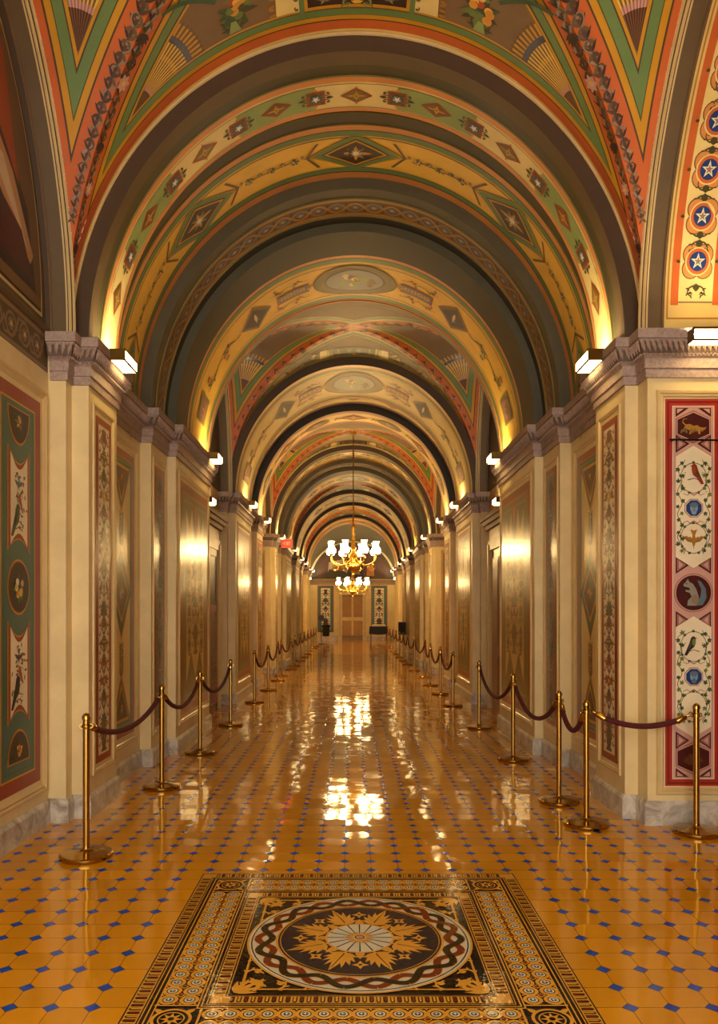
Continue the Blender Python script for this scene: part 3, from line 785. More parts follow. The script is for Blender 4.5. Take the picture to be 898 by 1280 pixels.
# ------------------------------------------------------------------ vaults
ceil=structure('ceiling','painted vaulted ceiling of arches and groin vaults over the corridor')
def vmap(d): return lambda u,v,o:(-(W+d-o)*cos(u/R),v,SZ+(B0+d-o)*sin(u/R))
def arc_row(d,y,n=96,dd=0): return [vmap(d)(U*k/n,y,0) for k in range(n+1)]
def soffit(mb,d,bands):
    for y0,y1,m in bands: mb.grid([arc_row(d,y0),arc_row(d,y1)],m)
def face(mb,y,d0,d1,m): mb.grid([arc_row(d0,y),arc_row(d1,y)],m)
def roll(mb,y,d,r,m,n=96): mb.tube([vmap(d)(U*k/n,y,0) for k in range(n+1)],r,m,6)
def deco_v(d): return Deco(vmap(d),step=.1,base=.003,lay=.0015)
MID=U/2
def ulines(D,y0,y1,m,L=0):
    D.at(0,0)
    n=80
    for k in range(n): D.poly([(U*k/n,y0),(U*(k+1)/n,y0),(U*(k+1)/n,y1),(U*k/n,y1)],m,L)
def useg(D,u0,u1,y0,y1,m,L=0): D.at(0,0); D.poly([(u0,y0),(u1,y0),(u1,y1),(u0,y1)],m,L)
def square_star(D,u,v,h,L,blue='blue_gray'):
    D.at(u,v); 
    D.rect(-h,-h,h,h,'rust',L); D.rect(-h*.82,-h*.82,h*.82,h*.82,'brown',L+1)
    D.disc(0,0,h*.6,'paint_dark',L+2,14); D.disc(0,0,h*.52,blue,L+3,14); D.star(0,0,h*.5,'ivory',L+4)
    for sx in (1,-1):
        for sy in (1,-1):
            D.leaf(sx*h*.75,sy*h*.75,atan2(-sy,-sx),h*.4,h*.2,'olive_dark',L+2)
            D.scroll(sx*h,sy*h*.3,0 if sx>0 else pi,h*.45,sx*sy,h*.12,'olive_dark',L)
        D.disc(0,sx*h*1.18,h*.2,'gold',L,8)
        D.leaf(sx*h*1.05,0,0 if sx>0 else pi,h*.85,h*.4,'olive_dark',L)
def diamond(D,u,v,hx,hy,L,m1='rust',m2='brown',m3='gold'):
    D.at(u,v); q=[(-hx,0),(0,hy),(hx,0),(0,-hy)]
    D.poly(q,m1,L); D.poly([(x*.78,y*.78) for x,y in q],m2,L+1)
    for a in range(4): D.leaf(0,0,a*pi/2,(hx if a%2==0 else hy)*.62,min(hx,hy)*.22,m3,L+2); D.leaf(0,0,a*pi/2+pi/4,min(hx,hy)*.4,min(hx,hy)*.14,m3,L+2)
    D.flower(0,0,min(hx,hy)*.3,m3,'paint_dark',L+3)
    for sg in (1,-1): D.disc(0,sg*hy*1.1,hy*.12,'gold',L,8)
def arch_star(y,dark=.13,label=None):
    """narrow nearest arch of each run: stars in squares and diamonds on cream and sage"""
    mb=MB(); d=0
    face(mb,y,.17,d,'brown_dark')
    soffit(mb,d,[(y,y+.155,'brown_gray'),(y+.155,y+.27,'olive_dark'),(y+.27,y+.285,'black_brown'),(y+.285,y+.36,'orange_soft'),(y+.36,y+.69,'cream'),(y+.69,y+.74,'orange_soft')])
    face(mb,y+.74,d,.16,'brown_gray')
    roll(mb,y-.005,.138,.014,'moulding'); roll(mb,y+.28,-.002,.008,'olive')
    o=mb.build('arch',ceil,smooth=True,ang=25)
    if label: o['label']=label
    D=deco_v(d); vc=y+.525; st=.375
    for k in range(-8,9,2):
        u=MID+k*st
        if k%4: useg(D,u-st*1.0,u+st*1.0,y+.385,y+.665,'sage',0)
    for e in (.372,.672): ulines(D,y+e,y+e+.006,'olive_dark',1)
    for k in range(-8,9):
        u=MID+k*st
        if k%2: square_star(D,u,vc,.088,2)
        else: diamond(D,u,vc,.15,.095,2,'rust','brown' if k%4 else 'olive','gold')
    D.build('painted_band',o)
def barrel_diamond(y):
    """recessed barrel with green edged diamonds and yellow fields"""
    mb=MB(); d=.16
    soffit(mb,d,[(y,y+.26,'olive_brown'),(y+.26,y+.44,'gray_green'),(y+.44,y+.53,'orange_soft'),(y+.53,y+.545,'brown_dark'),(y+.545,y+.62,'green'),(y+.62,y+1.16,'yellow_field'),(y+1.16,y+1.23,'green'),(y+1.23,y+1.245,'brown_dark'),(y+1.245,y+1.35,'orange_soft')])
    for e in (.26,.44): roll(mb,y+e,d-.002,.008,'olive')
    o=mb.build('barrel_vault',ceil,smooth=True,ang=25)
    D=deco_v(d); vc=y+.89; S=1.72; rng=random.Random(8)
    for e in (.632,1.142): ulines(D,y+e,y+e+.014,'brown',1)
    for k in (-2,-1,0,1,2):
        u=MID+k*S
        D.at(u,vc); q=[(-.42,0),(0,.30),(.42,0),(0,-.30)]
        D.poly([(-.52,.265),(-.52,-.265),(.52,-.265),(.52,.265)],'yellow_field',1) if False else None
        D.poly([(-.50,.262),(-.02,.262),(-.46,.0),(-.02,-.262),(-.50,-.262),(-.30,0)],'green',1) if False else None
        for m,f,L in (('brown',1.22,1),('gold',1.17,2),('green',1.1,3),('brown_dark',.86,4),('gold',.8,5),('paint_dark',.7,6)):
            hx,hy=.40*f,.27*min(f,.98)
            if f>1: D.poly([(-hx,0),(-hx*.12,.264),(hx*.12,.264),(hx,0),(hx*.12,-.264),(-hx*.12,-.264)],m,L)
            else: D.poly([(-hx,0),(0,hy),(hx,0),(0,-hy)],m,L)
        for a in range(8): D.leaf(0,0,a*pi/4,.17 if a%4==0 else .12,.045,'gold' if a%2==0 else 'taupe',7)
        D.star(0,0,.06,'ivory',8,8,.4)
        for sg in (1,-1):
            if abs(k+sg)>2: continue
            # garland halfway to the next diamond
            D.at(u+sg*S/2,vc)
            if sg>0:
                D.ribbon([(-.28,0),(0,.02),(.28,0)],.016,.016,'brown',3)
                for j in range(5): posy(D,-.24+.12*j,.01*(-1)**j,.055 if j%2==0 else .035,rng,3,('fruit','pink','gold_light','blue_gray'))
                for e in (1,-1):
                    D.poly([(e*.50,.2),(e*.38,.0),(e*.50,-.2),(e*.47,-.2),(e*.35,0),(e*.47,.2)],'brown',3)
                    D.scroll(e*.36,0,0 if e<0 else pi,.05,e,.01,'brown',3)
    D.build('painted_band',o)
def arch_guilloche(y):
    mb=MB(); d=.04
    face(mb,y,.16,d,'gray_green')
    soffit(mb,d,[(y,y+.18,'gray_green'),(y+.18,y+.2,'black_brown'),(y+.2,y+.25,'ochre'),(y+.25,y+.5,'brown'),(y+.5,y+.55,'ochre'),(y+.55,y+.57,'black_brown'),(y+.57,y+.73,'gray_dark')])
    face(mb,y+.73,d,-.06,'gray_green')
    roll(mb,y+.19,d-.003,.01,'olive'); roll(mb,y+.56,d-.003,.01,'olive')
    o=mb.build('arch',ceil,smooth=True,ang=25)
    D=deco_v(d); D.at(0,y+.375); st=.21; n=int(U/st)
    for k in range(n):
        u0=U*k/n; w=U/n
        for sg in (1,-1):
            sgn=sg if k%2 else -sg
            D.ribbon([(u0+w*t/8, .085*sin(pi*t/8)*sgn) for t in range(9)],.03,.03,'ochre' if sg>0 else 'taupe',2 if sg>0 else 1)
        D.disc(u0+w/2,0,.045,'blue_gray',1,10); D.disc(u0+w/2,0,.02,'gold',2,8)
        for sg in (1,-1): D.leaf(u0,sg*.03,sg*pi/2,.08,.03,'olive_dark',1)
    D.build('painted_band',o)
def field_scrolls(D,u0,u1,vc,h,L,rng,ink=('olive_dark','brown','rust')):
    """symmetrical rinceaux along the arc between u0 and u1"""
    n=max(2,int(abs(u1-u0)/(h*1.4))); 
    D.at(0,0); D.ribbon([(u0+(u1-u0)*k/16,vc+h*.12*sin(k*1.3)) for k in range(17)],h*.07,h*.05,ink[0],L)
    for k in range(n):
        u=u0+(u1-u0)*(k+.3)/n; sg=1 if k%2 else -1; dr=0 if u1>u0 else pi
        D.scroll(u,vc,dr+sg*.9*(1 if u1>u0 else -1),h*.6,-sg*(1 if u1>u0 else -1),h*.1,rng.choice(ink),L,rng.choice(ink))
        D.flower(u+(u1-u0)/n*.45,vc-sg*h*.5,h*.2,rng.choice(('rust','blue_gray','pink_deep')),'gold',L)
def oval(D,u,v,hx,hy,L,inner='gray'):
    D.at(u,v)
    for m,f,k in (('brown',1.0,0),('olive',.95,1),('taupe',.82,2),('olive_dark',.72,3),(inner,.68,4)): D.disc(0,0,hx*f,m,L+k,36,hy*f)
    rng=random.Random(2)
    for k in range(14): D.disc(rng.uniform(-.4,.4)*hx,rng.uniform(-.35,.35)*hy,hx*rng.uniform(.06,.14),rng.choice(('olive','cream2','taupe','sage')),L+5,9,hy*.12)
def arch_oval(y,length,d,d_prev,facemat,body,lead,ov=.42):
    mb=MB()
    if d_prev is not None: face(mb,y,d_prev,d,facemat)
    e=y+length
    bands=[(y,y+lead,'gray_dark' if lead>.3 else body)] if lead>0 else []
    b=y+lead
    bands+=[(b,b+.07,'orange_soft'),(b+.07,b+.09,'brown_dark'),(b+.09,b+.19,'green'),(b+.19,b+.21,'gold'),(b+.21,e-.36,body),(e-.36,e-.34,'gold'),(e-.34,e-.24,'green'),(e-.24,e-.22,'brown_dark'),(e-.22,e-.12,'orange_soft'),(e-.12,e,'taupe')]
    soffit(mb,d,bands); face(mb,e,d,.2,'brown_gray')
    roll(mb,e-.17,d-.003,.009,'ochre')
    o=mb.build('arch',ceil,smooth=True,ang=25)
    D=deco_v(d); f0,f1=b+.21,e-.36; vc=(f0+f1)/2; h=(f1-f0)/2; rng=random.Random(int(y*10))
    for q in (f0+.05,f1-.065): ulines(D,q,q+.014,'brown',1)
    hx=min(h*1.25,.62)
    oval(D,MID,vc,hx,h*.92,3)
    for sg in (1,-1):
        u1=MID+sg*(hx+.06); u2=MID+sg*1.25; u3=MID+sg*1.85
        useg(D,min(u1,u1+sg*.5),max(u1,u1+sg*.5),vc-h*.25,vc+h*.25,'rust',2); useg(D,min(u1,u1+sg*.47),max(u1,u1+sg*.47),vc-h*.19,vc+h*.19,'blue_gray',3)
        for k in range(5): D.at(u1+sg*.1*k,vc); D.flower(0,0,h*.14,'gold','rust',4)
        field_scrolls(D,u1,u2,vc+h*.5,h*.32,3,rng); field_scrolls(D,u1,u2,vc-h*.5,h*.32,3,rng)
        D.at((u2+u3)/2,vc); hh=.28
        D.poly([(-hh,-h*.62*sg),(-hh*.2*1,h*.62),(hh,h*.62*sg),(hh*.2,-h*.62)] if False else [(-hh,0),(0,h*.72),(hh,0),(0,-h*.72)],'taupe',3)
        D.poly([(-hh*.86,0),(0,h*.62),(hh*.86,0),(0,-h*.62)],'brown',4); D.poly([(-hh*.74,0),(0,h*.53),(hh*.74,0),(0,-h*.53)],'paint_dark',5)
        D.leaf(0,-h*.3,pi/2,h*.6,.05,'cream2',6); D.scroll(0,0,.6,.08,1,.012,'gray',6)
        field_scrolls(D,u3,MID+sg*2.75,vc,h*.62,3,rng,('brown','olive_dark','olive','rust'))
        D.at(MID+sg*3.0,vc); D.rect(-.18,-h*.5,.18,h*.5,'green',2); D.rect(-.15,-h*.42,.15,h*.42,'rust',3); D.rect(-.12,-h*.35,.12,h*.35,'taupe',4); D.flower(0,0,.09,'rust','gold',5)
    D.build('painted_band',o)
def plain_arch(y0,y1,d,d0,m,facem,ornament=True):
    mb=MB()
    if d0 is not None: face(mb,y0,d0,d,facem)
    w=y1-y0
    soffit(mb,d,[(y0,y0+w*.15,'taupe'),(y0+w*.15,y0+w*.22,'orange_soft'),(y0+w*.22,y0+w*.78,m),(y0+w*.78,y0+w*.85,'orange_soft'),(y0+w*.85,y1,'taupe')])
    face(mb,y1,d,.2,'brown_gray')
    o=mb.build('arch',ceil,smooth=True,ang=25)
    if ornament:
        D=deco_v(d); vc=(y0+y1)/2; h=w*.26; rng=random.Random(int(y0*7))
        for k in range(-3,4):
            u=MID+k*.9
            if k%2: oval(D,u,vc,h*1.1,h*.8,2,'taupe')
            else: diamond(D,u,vc,h*1.3,h*.9,2)
            if k<3: field_scrolls(D,u+h*1.5,u+.9-h*1.4,vc,h*.6,2,rng)
    if ornament: D.build('painted_band',o)

# ---- groin vaults ----------------------------------------------------
def groin(yc,L,a,b,aside,ext0,ext1,detail,side_out):
    """main barrel along y and cross barrel along x; painted webs; returns the part"""
    Rs=(L+b)/2
    def main(sg):  return (lambda u,v,o:(-(a-o)*cos(u/R), yc+sg*v, SZ+(b-o)*sin(u/R))), R, L
    def side(sg):  return (lambda u,v,o:(sg*v, yc-(L-o)*cos(u/Rs), SZ+(b-o)*sin(u/Rs))), Rs, a
    mb=MB(); decos=[]
    for kind,sg in (('m',1),('m',-1),('s',1),('s',-1)):
        fm,RR,G=(main if kind=='m' else side)(sg)
        Un=pi*RR; n=200
        g=lambda u:G*abs(cos(u/RR))
        top=G if kind=='m' else aside
        D=Deco(fm,step=None,base=0,lay=.0012)
        def lower(o_):
            if o_==0: return g
            pts=[]
            for k in range(0,101):
                u=Un/2*k/100; dg=-G/RR*sin(u/RR); l=sqrt(1+dg*dg)
                pts.append((u+(-dg/l)*o_, g(u)+o_/l))
            def f(u):
                best=-9
                for uu in (u,Un-u):
                    if uu<pts[0][0]: continue
                    for i in range(100):
                        if pts[i][0]<=uu<=pts[i+1][0]:
                            t=(uu-pts[i][0])/max(1e-9,pts[i+1][0]-pts[i][0]); best=max(best,pts[i][1]+t*(pts[i+1][1]-pts[i][1])); break
                return best if best>-9 else 99
            return f
        def region(o_,wa,m,lay):
            f=lower(o_); up=top-wa; vals=[(Un*k/n, f(Un*k/n)) for k in range(n+1)]
            row0=[];row1=[]
            for i,(u,lo) in enumerate(vals):
                if lo<up:
                    if not row0 and i>0 and vals[i-1][1]<50:
                        pu,pl=vals[i-1]; t=(up-pl)/(lo-pl) if abs(lo-pl)>1e-9 else 0; uu=pu+(u-pu)*t
                        row0.append(fm(uu,up,.0012*lay)); row1.append(fm(uu,up,.0012*lay))
                    row0.append(fm(u,lo,.0012*lay)); row1.append(fm(u,up,.0012*lay))
                elif row0:
                    pu,pl=vals[i-1]
                    if lo<50 and abs(lo-pl)>1e-9:
                        t=(up-pl)/(lo-pl); uu=pu+(u-pu)*t; row0.append(fm(uu,up,.0012*lay)); row1.append(fm(uu,up,.0012*lay))
                    if len(row0)>1: mb.grid([row0,row1],m)
                    row0=[];row1=[]
            if len(row0)>1: mb.grid([row0,row1],m)
        k_=1 if detail else .8
        region(0,0,'orange',0)
        gw=.15*k_
        region(gw-.012,.0 if kind=='m' else .055,'brown_dark',1)
        region(gw,.012 if kind=='m' else .07,'gold',2)
        region(gw+.045,.055 if kind=='m' else .12,'olive_dark',3)
        region(gw+.052,.06 if kind=='m' else .127,'green',4)
        region(gw+.12,.125 if kind=='m' else .20,'brown_dark',5)
        region(gw+.13,.135 if kind=='m' else .21,'gold',6)
        region(gw+.15,.155 if kind=='m' else .235,'brown_field',7)
        # ornaments -----------------------------------------------------
        D.b=.0012*8; D.step=.1
        f0=lower(gw+.152); up=top-(.157 if kind=='m' else .237)
        # tip of the field: where f0 meets up
        def tip(side_):
            lo=None
            for k in range(0,400):
                u=Un/2*k/400
                if f0(u)<up: lo=u; break
            return lo
        ut=tip(0)
        if ut is None: continue
        for mir in (0,1):
            X=lambda u: u if mir==0 else Un-u
            # scallop shell fan that fills the acute corner of the field
            rr=.95*k_ if kind=='s' else .70*k_
            nr=8
            def phimax(r):
                lo_=None
                for kk in range(1,300):
                    uu=ut+(Un/2-ut)*kk/300; vv=f0(uu)
                    if hypot(uu-ut,up-vv)>=r: return atan2(up-vv,uu-ut)
                return .5
            cache={}
            def ray(t, r):
                if r not in cache: cache[r]=phimax(max(r,.08))
                ph=cache[r]*t
                return (X(ut+r*cos(ph)), up-r*sin(ph))
            rs=[.02,.28,.33,.62,.67,.8,.87,1.0]
            ms=['black_brown','brown','pink','gold_light','gold_light','gold_light','navy','gold']
            ms2=['black_brown','maroon','pink_deep','brown','ochre','brown','navy','brown']
            for i in range(7):
                for j in range(nr):
                    for h_ in (0,1):
                        t0=(j+h_*.5)/nr; t1=(j+h_*.5+.5)/nr
                        r0,r1=rs[i]*rr,rs[i+1]*rr
                        if i==6: r1=(rs[7]+.03*(1-h_))*rr
                        D.poly([ray(t0,r0),ray(t1,r0),ray(t1,r1),ray(t0,r1)],(ms if h_ else ms2)[i+1 if i<7 else 7],1)
            # foliage chain on the orange band along the groin
            rng=random.Random(3 if kind=='m' else 4)
            if True:
                q=0
                for k in range(8 if detail else 10,100,2 if detail else 5):
                    u=Un/2*k/100; dg=-G/RR*sin(u/RR); l=sqrt(1+dg*dg)
                    o_=(.045 if kind=='s' else .04)*min(1,.35+k/45)
                    p=(X(u+(-dg/l)*o_),g(u)+o_/l)
                    if p[1]>top-.012: continue
                    ang=atan2(dg,1); ang=ang if mir==0 else pi-ang
                    c=rng.choice(('taupe','brown_gray','brown_dark','gray')); s_=.05*k_*(.45+min(k,55)/80)
                    D.leaf(p[0],p[1],ang+.6,s_*1.6,s_*.42,c,1,.15); D.leaf(p[0],p[1],ang-.6,s_*1.6,s_*.42,'paint_dark',1,-.15)
                    D.leaf(p[0],p[1],ang+2.4,s_*1.2,s_*.5,'brown_gray',1); D.leaf(p[0],p[1],ang-2.4,s_*1.2,s_*.5,c,1); D.leaf(p[0],p[1],ang,s_*2.2,s_*.5,'brown_dark',1)
                    if detail and q%2==0:
                        sd=1 if (q//2)%2 else -1
                        D.scroll(p[0],p[1],ang+sd*1.0,s_*1.5,-sd,s_*.22,rng.choice(('paint_dark','taupe','brown_dark')),2,None,1.0)
                    q+=1
                    if kind=='m' and q%9==0: D.flower(p[0],p[1],s_*1.3,'pink','gold_light',3,7)
                    elif kind=='m' and q%9==4: D.palmette(p[0],p[1],ang+pi,s_*2.2,'paint_dark',2,7,2.2)
        if kind=='m' and sg>0:
            rng=random.Random(12)
            for mir in (1,-1):
                c=Un/2
                # fruit baskets on the brown field
                posy(D,c+mir*.92*k_,up-.20,.15*k_,rng,3,('fruit','gold_light','fruit','leaf2')); posy(D,c+mir*.88*k_,up-.33,.13*k_,rng,3,('fruit','gold_light','fruit_red'))
                D.palmette(c+mir*.95*k_,up-.02,-pi/2,.14*k_,'leaf',3,7,2.4); D.poly([(c+mir*.90,up-.02),(c+mir*1.0,up-.02),(c+mir*.97,up-.12),(c+mir*.93,up-.12)],'sage',4)
                for e in (1,-1): D.scroll(c+mir*.95,up-.03,(0 if e>0 else pi)-e*.3,.1,-e,.016,'olive_dark',3,'olive_dark')
                D.ribbon([(c+mir*(1.05+.05*k),up-.36-.06*sin(k*.35)-.02*k) for k in range(9)],.035,.03,'green_dark',3)
                # cream cartouches with leafy borders either side of the middle panel
                D.poly([(c+mir*.44,up-.004),(c+mir*.62,up-.004),(c+mir*.60,up-.4),(c+mir*.44,up-.4)],'cream',2)
                for k in range(9): D.leaf(c+mir*.62,up-.03-.045*k,rng.uniform(-.9,.9)+(0 if mir>0 else pi),.06,.03,'ochre',3); D.scroll(c+mir*.47,up-.05-.09*k,1.2 if mir>0 else 2,.03,mir,.012,'brown',3)
                D.poly([(c+mir*.40,up+.03),(c+mir*.44,up+.03),(c+mir*.44,up-.4),(c+mir*.40,up-.4)],'green',3)
            D.poly([(c-.40,up+.005),(c+.40,up+.005),(c+.40,up-.4),(c-.40,up-.4)],'gold',3); D.poly([(c-.375,up-.02),(c+.375,up-.02),(c+.375,up-.4),(c-.375,up-.4)],'paint_dark',4)
            for mir in (1,-1):
                for k in range(3):
                    D.scroll(c+mir*.04,up-.10-.1*k,(0.3 if mir>0 else pi-.3),.085,mir,.016,'blue_gray' if k%2 else 'sage',5,'olive')
                    D.scroll(c+mir*.2,up-.08-.1*k,(0.5 if mir>0 else pi-.5),.075,-mir,.014,'taupe',5,'sage')
            D.palmette(c,up-.03,-pi/2,.09,'gold_light',6,5,2.2)
        decos.append(D)
    # extensions beyond the groin area
    def mrow(y,n=96): return [(-a*cos(pi*k/n),y,SZ+b*sin(pi*k/n)) for k in range(n+1)]
    e1=yc+L; w=ext1-e1
    if w>.02: mb.grid([mrow(e1),mrow(e1+w*.68)],'orange'); mb.grid([mrow(e1+w*.68),mrow(ext1)],'cream2')
    e0=yc-L
    if e0-ext0>.02: mb.grid([mrow(ext0),mrow(e0)],'cream2')
    n=96
    def srow(x,dd=0): return [(x,yc-(L+dd)*cos(pi*k/n),SZ+(b+dd)*sin(pi*k/n)) for k in range(n+1)]
    for sg in (1,-1):
        x=[aside,aside+.022,aside+.032,aside+.055,aside+.062,aside+.075,aside+.18,aside+.205]
        for m,i in (('moulding',0),('brown_dark',1),('cream2',2),('brown_dark',3),('moulding',4),('brown_gray',5),('brown_dark',6)): mb.grid([srow(sg*x[i]),srow(sg*x[i+1])],m)
        xe=side_out[0 if sg<0 else 1]
        if xe>x[-1]+.005: mb.grid([srow(sg*x[-1]),srow(sg*xe)],'cream2' if xe>3 else 'brown_dark')
        r_=MB()
        for q in (aside+.012,aside+.045,aside+.19): mb.tube(srow(sg*q,-.002),.009,'moulding' if q<aside+.1 else 'brown',6)
    o=mb.build('groin_vault',ceil,smooth=True,ang=25)
    for D in decos:
        if D.f: D.build('painted_web',o)
    return o
g1=groin(4.02,2.075,2.30,2.5,2.22,-3.0,6.23,True,(2.46,6.0)); g1['label']='nearest groin vault with orange bands, scallop fans and fruit baskets'
for rep in range(2):
    dy=REP*rep
    groin(12.65+dy,1.45,2.30,2.5,2.22,11.2+dy,14.1+dy,False,(2.47,2.47))
    groin(19.9+dy,1.5,2.30,2.5,2.22,18.4+dy,21.36+dy,False,(5.0,5.0))
    arch_star(6.23+dy); barrel_diamond(6.97+dy); arch_guilloche(8.32+dy); arch_oval(9.05+dy,2.15,-.06,None,None,'yellow_field',.6)
    arch_oval(14.1+dy,2.2,0,.2,'brown_dark','cream2',.12)
    mb=MB(); soffit(mb,.16,[(16.3+dy,16.45+dy,'taupe'),(16.45+dy,16.55+dy,'orange_soft'),(16.55+dy,17.1+dy,'cream2'),(17.1+dy,17.3+dy,'taupe')]); o=mb.build('barrel_vault',ceil,smooth=True)
    D=deco_v(.16)
    for k in range(-3,4): diamond(D,MID+k*.85,16.83+dy,.2,.15,1)
    D.build('painted_band',o)
    plain_arch(17.3+dy,18.4+dy,0,.16,'cream2','black_brown')
plain_arch(36.5,END,0,.2,'yellow_field','black_brown')
# end hall barrel and its arch
mb=MB(); mb.grid([[(-2.75*cos(pi*k/64),y,SZ+2.45*sin(pi*k/64)) for k in range(65)] for y in (END,FAR)],'gray_green')
mb.grid([arc_row(0,END),[(-2.75*cos(pi*k/96),END,SZ+2.6*sin(pi*k/96)) for k in range(97)]],'brown_dark'); mb.build('barrel_vault',ceil,smooth=True,ang=25)

# ---- side walls of the crossings -------------------------------------
def half(y0,y1,x,mat,mb,b=2.5,nn=40):
    c=(y0+y1)/2; L=(y1-y0)/2
    mb.face([(x,c-L*cos(pi*k/nn),SZ+b*sin(pi*k/nn)) for k in range(nn+1)],mat)
lw=Deco(lambda u,v,o:(-2.46+o,u,v),base=0,lay=.004)
def ell(f,m,L): lw.at(4.02,SZ); lw.poly([(-(2.1-f)*cos(pi*k/48),.04+f*.8+(2.52-f*1.9)*sin(pi*k/48)) for k in range(49)],m,L)
ell(0,'brown_gray',0); ell(.10,'moulding',1); ell(.13,'brown_dark',2); ell(.15,'brown',3)
rng=random.Random(77); lw.at(4.02,SZ)
for P,m in (([( .2,.25),(1.85,.25),(1.7,.8),(1.1,1.35),(.3,1.3)],'paint_dark'),([(.6,1.3),(1.2,1.2),(1.55,.9),(1.3,1.7),(.8,2.0)],'rust'),([(.9,.95),(1.75,.42),(1.8,.5),(1.45,.95),(1.0,1.25),(.85,1.15)],'paint_flesh'),([(1.0,1.0),(1.7,.5),(1.3,.98)],'paint_sky'),([(.3,1.5),(.7,1.45),(.6,2.1),(.35,2.2)],'green_dark'),([(1.2,.35),(1.8,.3),(1.6,.6),(1.3,.7)],'maroon'),([(-1.5,.3),(.1,.3),(0,1.2),(-.8,1.6)],'paint_dark')): lw.poly(P,m,4)
o=lw.build('lunette_painting',walls[-1]); o['label']='dark half-round mural of draped figures above the green panel'
for rep in range(2):
    dy=REP*rep
    for s in (-1,1):
        mb=MB(); x=s*2.44
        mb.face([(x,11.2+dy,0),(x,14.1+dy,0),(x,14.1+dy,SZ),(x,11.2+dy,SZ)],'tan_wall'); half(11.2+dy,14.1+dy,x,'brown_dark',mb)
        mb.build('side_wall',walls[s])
        mb=MB(); xe=s*5.0
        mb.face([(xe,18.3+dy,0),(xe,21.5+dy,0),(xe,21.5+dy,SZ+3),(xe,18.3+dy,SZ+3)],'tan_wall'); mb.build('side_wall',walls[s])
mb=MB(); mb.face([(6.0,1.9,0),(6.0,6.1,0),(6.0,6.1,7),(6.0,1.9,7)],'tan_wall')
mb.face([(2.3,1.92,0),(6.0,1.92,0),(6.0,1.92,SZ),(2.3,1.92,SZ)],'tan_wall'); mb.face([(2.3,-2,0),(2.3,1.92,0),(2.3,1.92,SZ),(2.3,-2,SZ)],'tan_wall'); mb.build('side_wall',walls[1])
# star band on the cross vault at the right of the nearest bay
Rs=(2.075+2.5)/2
sb=Deco(lambda u,v,o:(v,4.02+(2.075-o)*cos(u/Rs),SZ+(2.5-o)*sin(u/Rs)),step=.1,base=.002,lay=.0013)
Us=Rs*pi*.62
def sband(v0,v1,m,L,u0=.0,u1=Us):
    n=40
    for k in range(n): sb.poly([(u0+(u1-u0)*k/n,v0),(u0+(u1-u0)*(k+1)/n,v0),(u0+(u1-u0)*(k+1)/n,v1),(u0+(u1-u0)*k/n,v1)],m,L)
sband(2.43,3.0,'cream2',0); sband(2.44,2.452,'ochre',1,.12); sband(2.47,2.53,'orange',1,.22)
sband(2.53,2.80+.0,'cream',1,.24); sband(2.46,2.90,'cream2',0); sband(2.535,2.80,'cream',2,.26); sband(2.80,2.86,'orange',1,.22)
sb.rect(.12,2.44,.132,2.9,'ochre',2); sb.rect(.235,2.53,.245,2.8,'taupe',3)
vc=2.665; k=0; u=.52
while u<Us:
    sb.at(u,vc,1.12); 
    for a in range(4): sb.disc(.062*cos(pi/4+a*pi/2),.062*sin(pi/4+a*pi/2),.064,'brown',3,16); 
    for a in range(4): sb.disc(.062*cos(pi/4+a*pi/2),.062*sin(pi/4+a*pi/2),.057,'orange_soft',4,16)
    sb.disc(0,0,.088,'cream',5,20); sb.disc(0,0,.079,'orange',6,20); sb.disc(0,0,.06,'blue',7,20); sb.star(0,0,.052,'ivory',8,5,.38,0); sb.star(0,0,.03,'taupe',9,5,.38,0)
    for sg in (1,-1):
        sb.leaf(.135*sg,0,0 if sg>0 else pi,.05,.05,'olive_dark',4)
        for q in (1,-1): sb.scroll(.15*sg,.02*q,q*1.3 if sg>0 else pi-q*1.3,.05,-q*sg,.01,'olive_dark',4,'olive_dark'); sb.leaf(.0,q*.12,q*pi/2,.03,.02,'olive_dark',5)
    u+=.30
o=sb.build('painted_star_band',g1); o['label']='painted band of blue star roundels between red stripes'
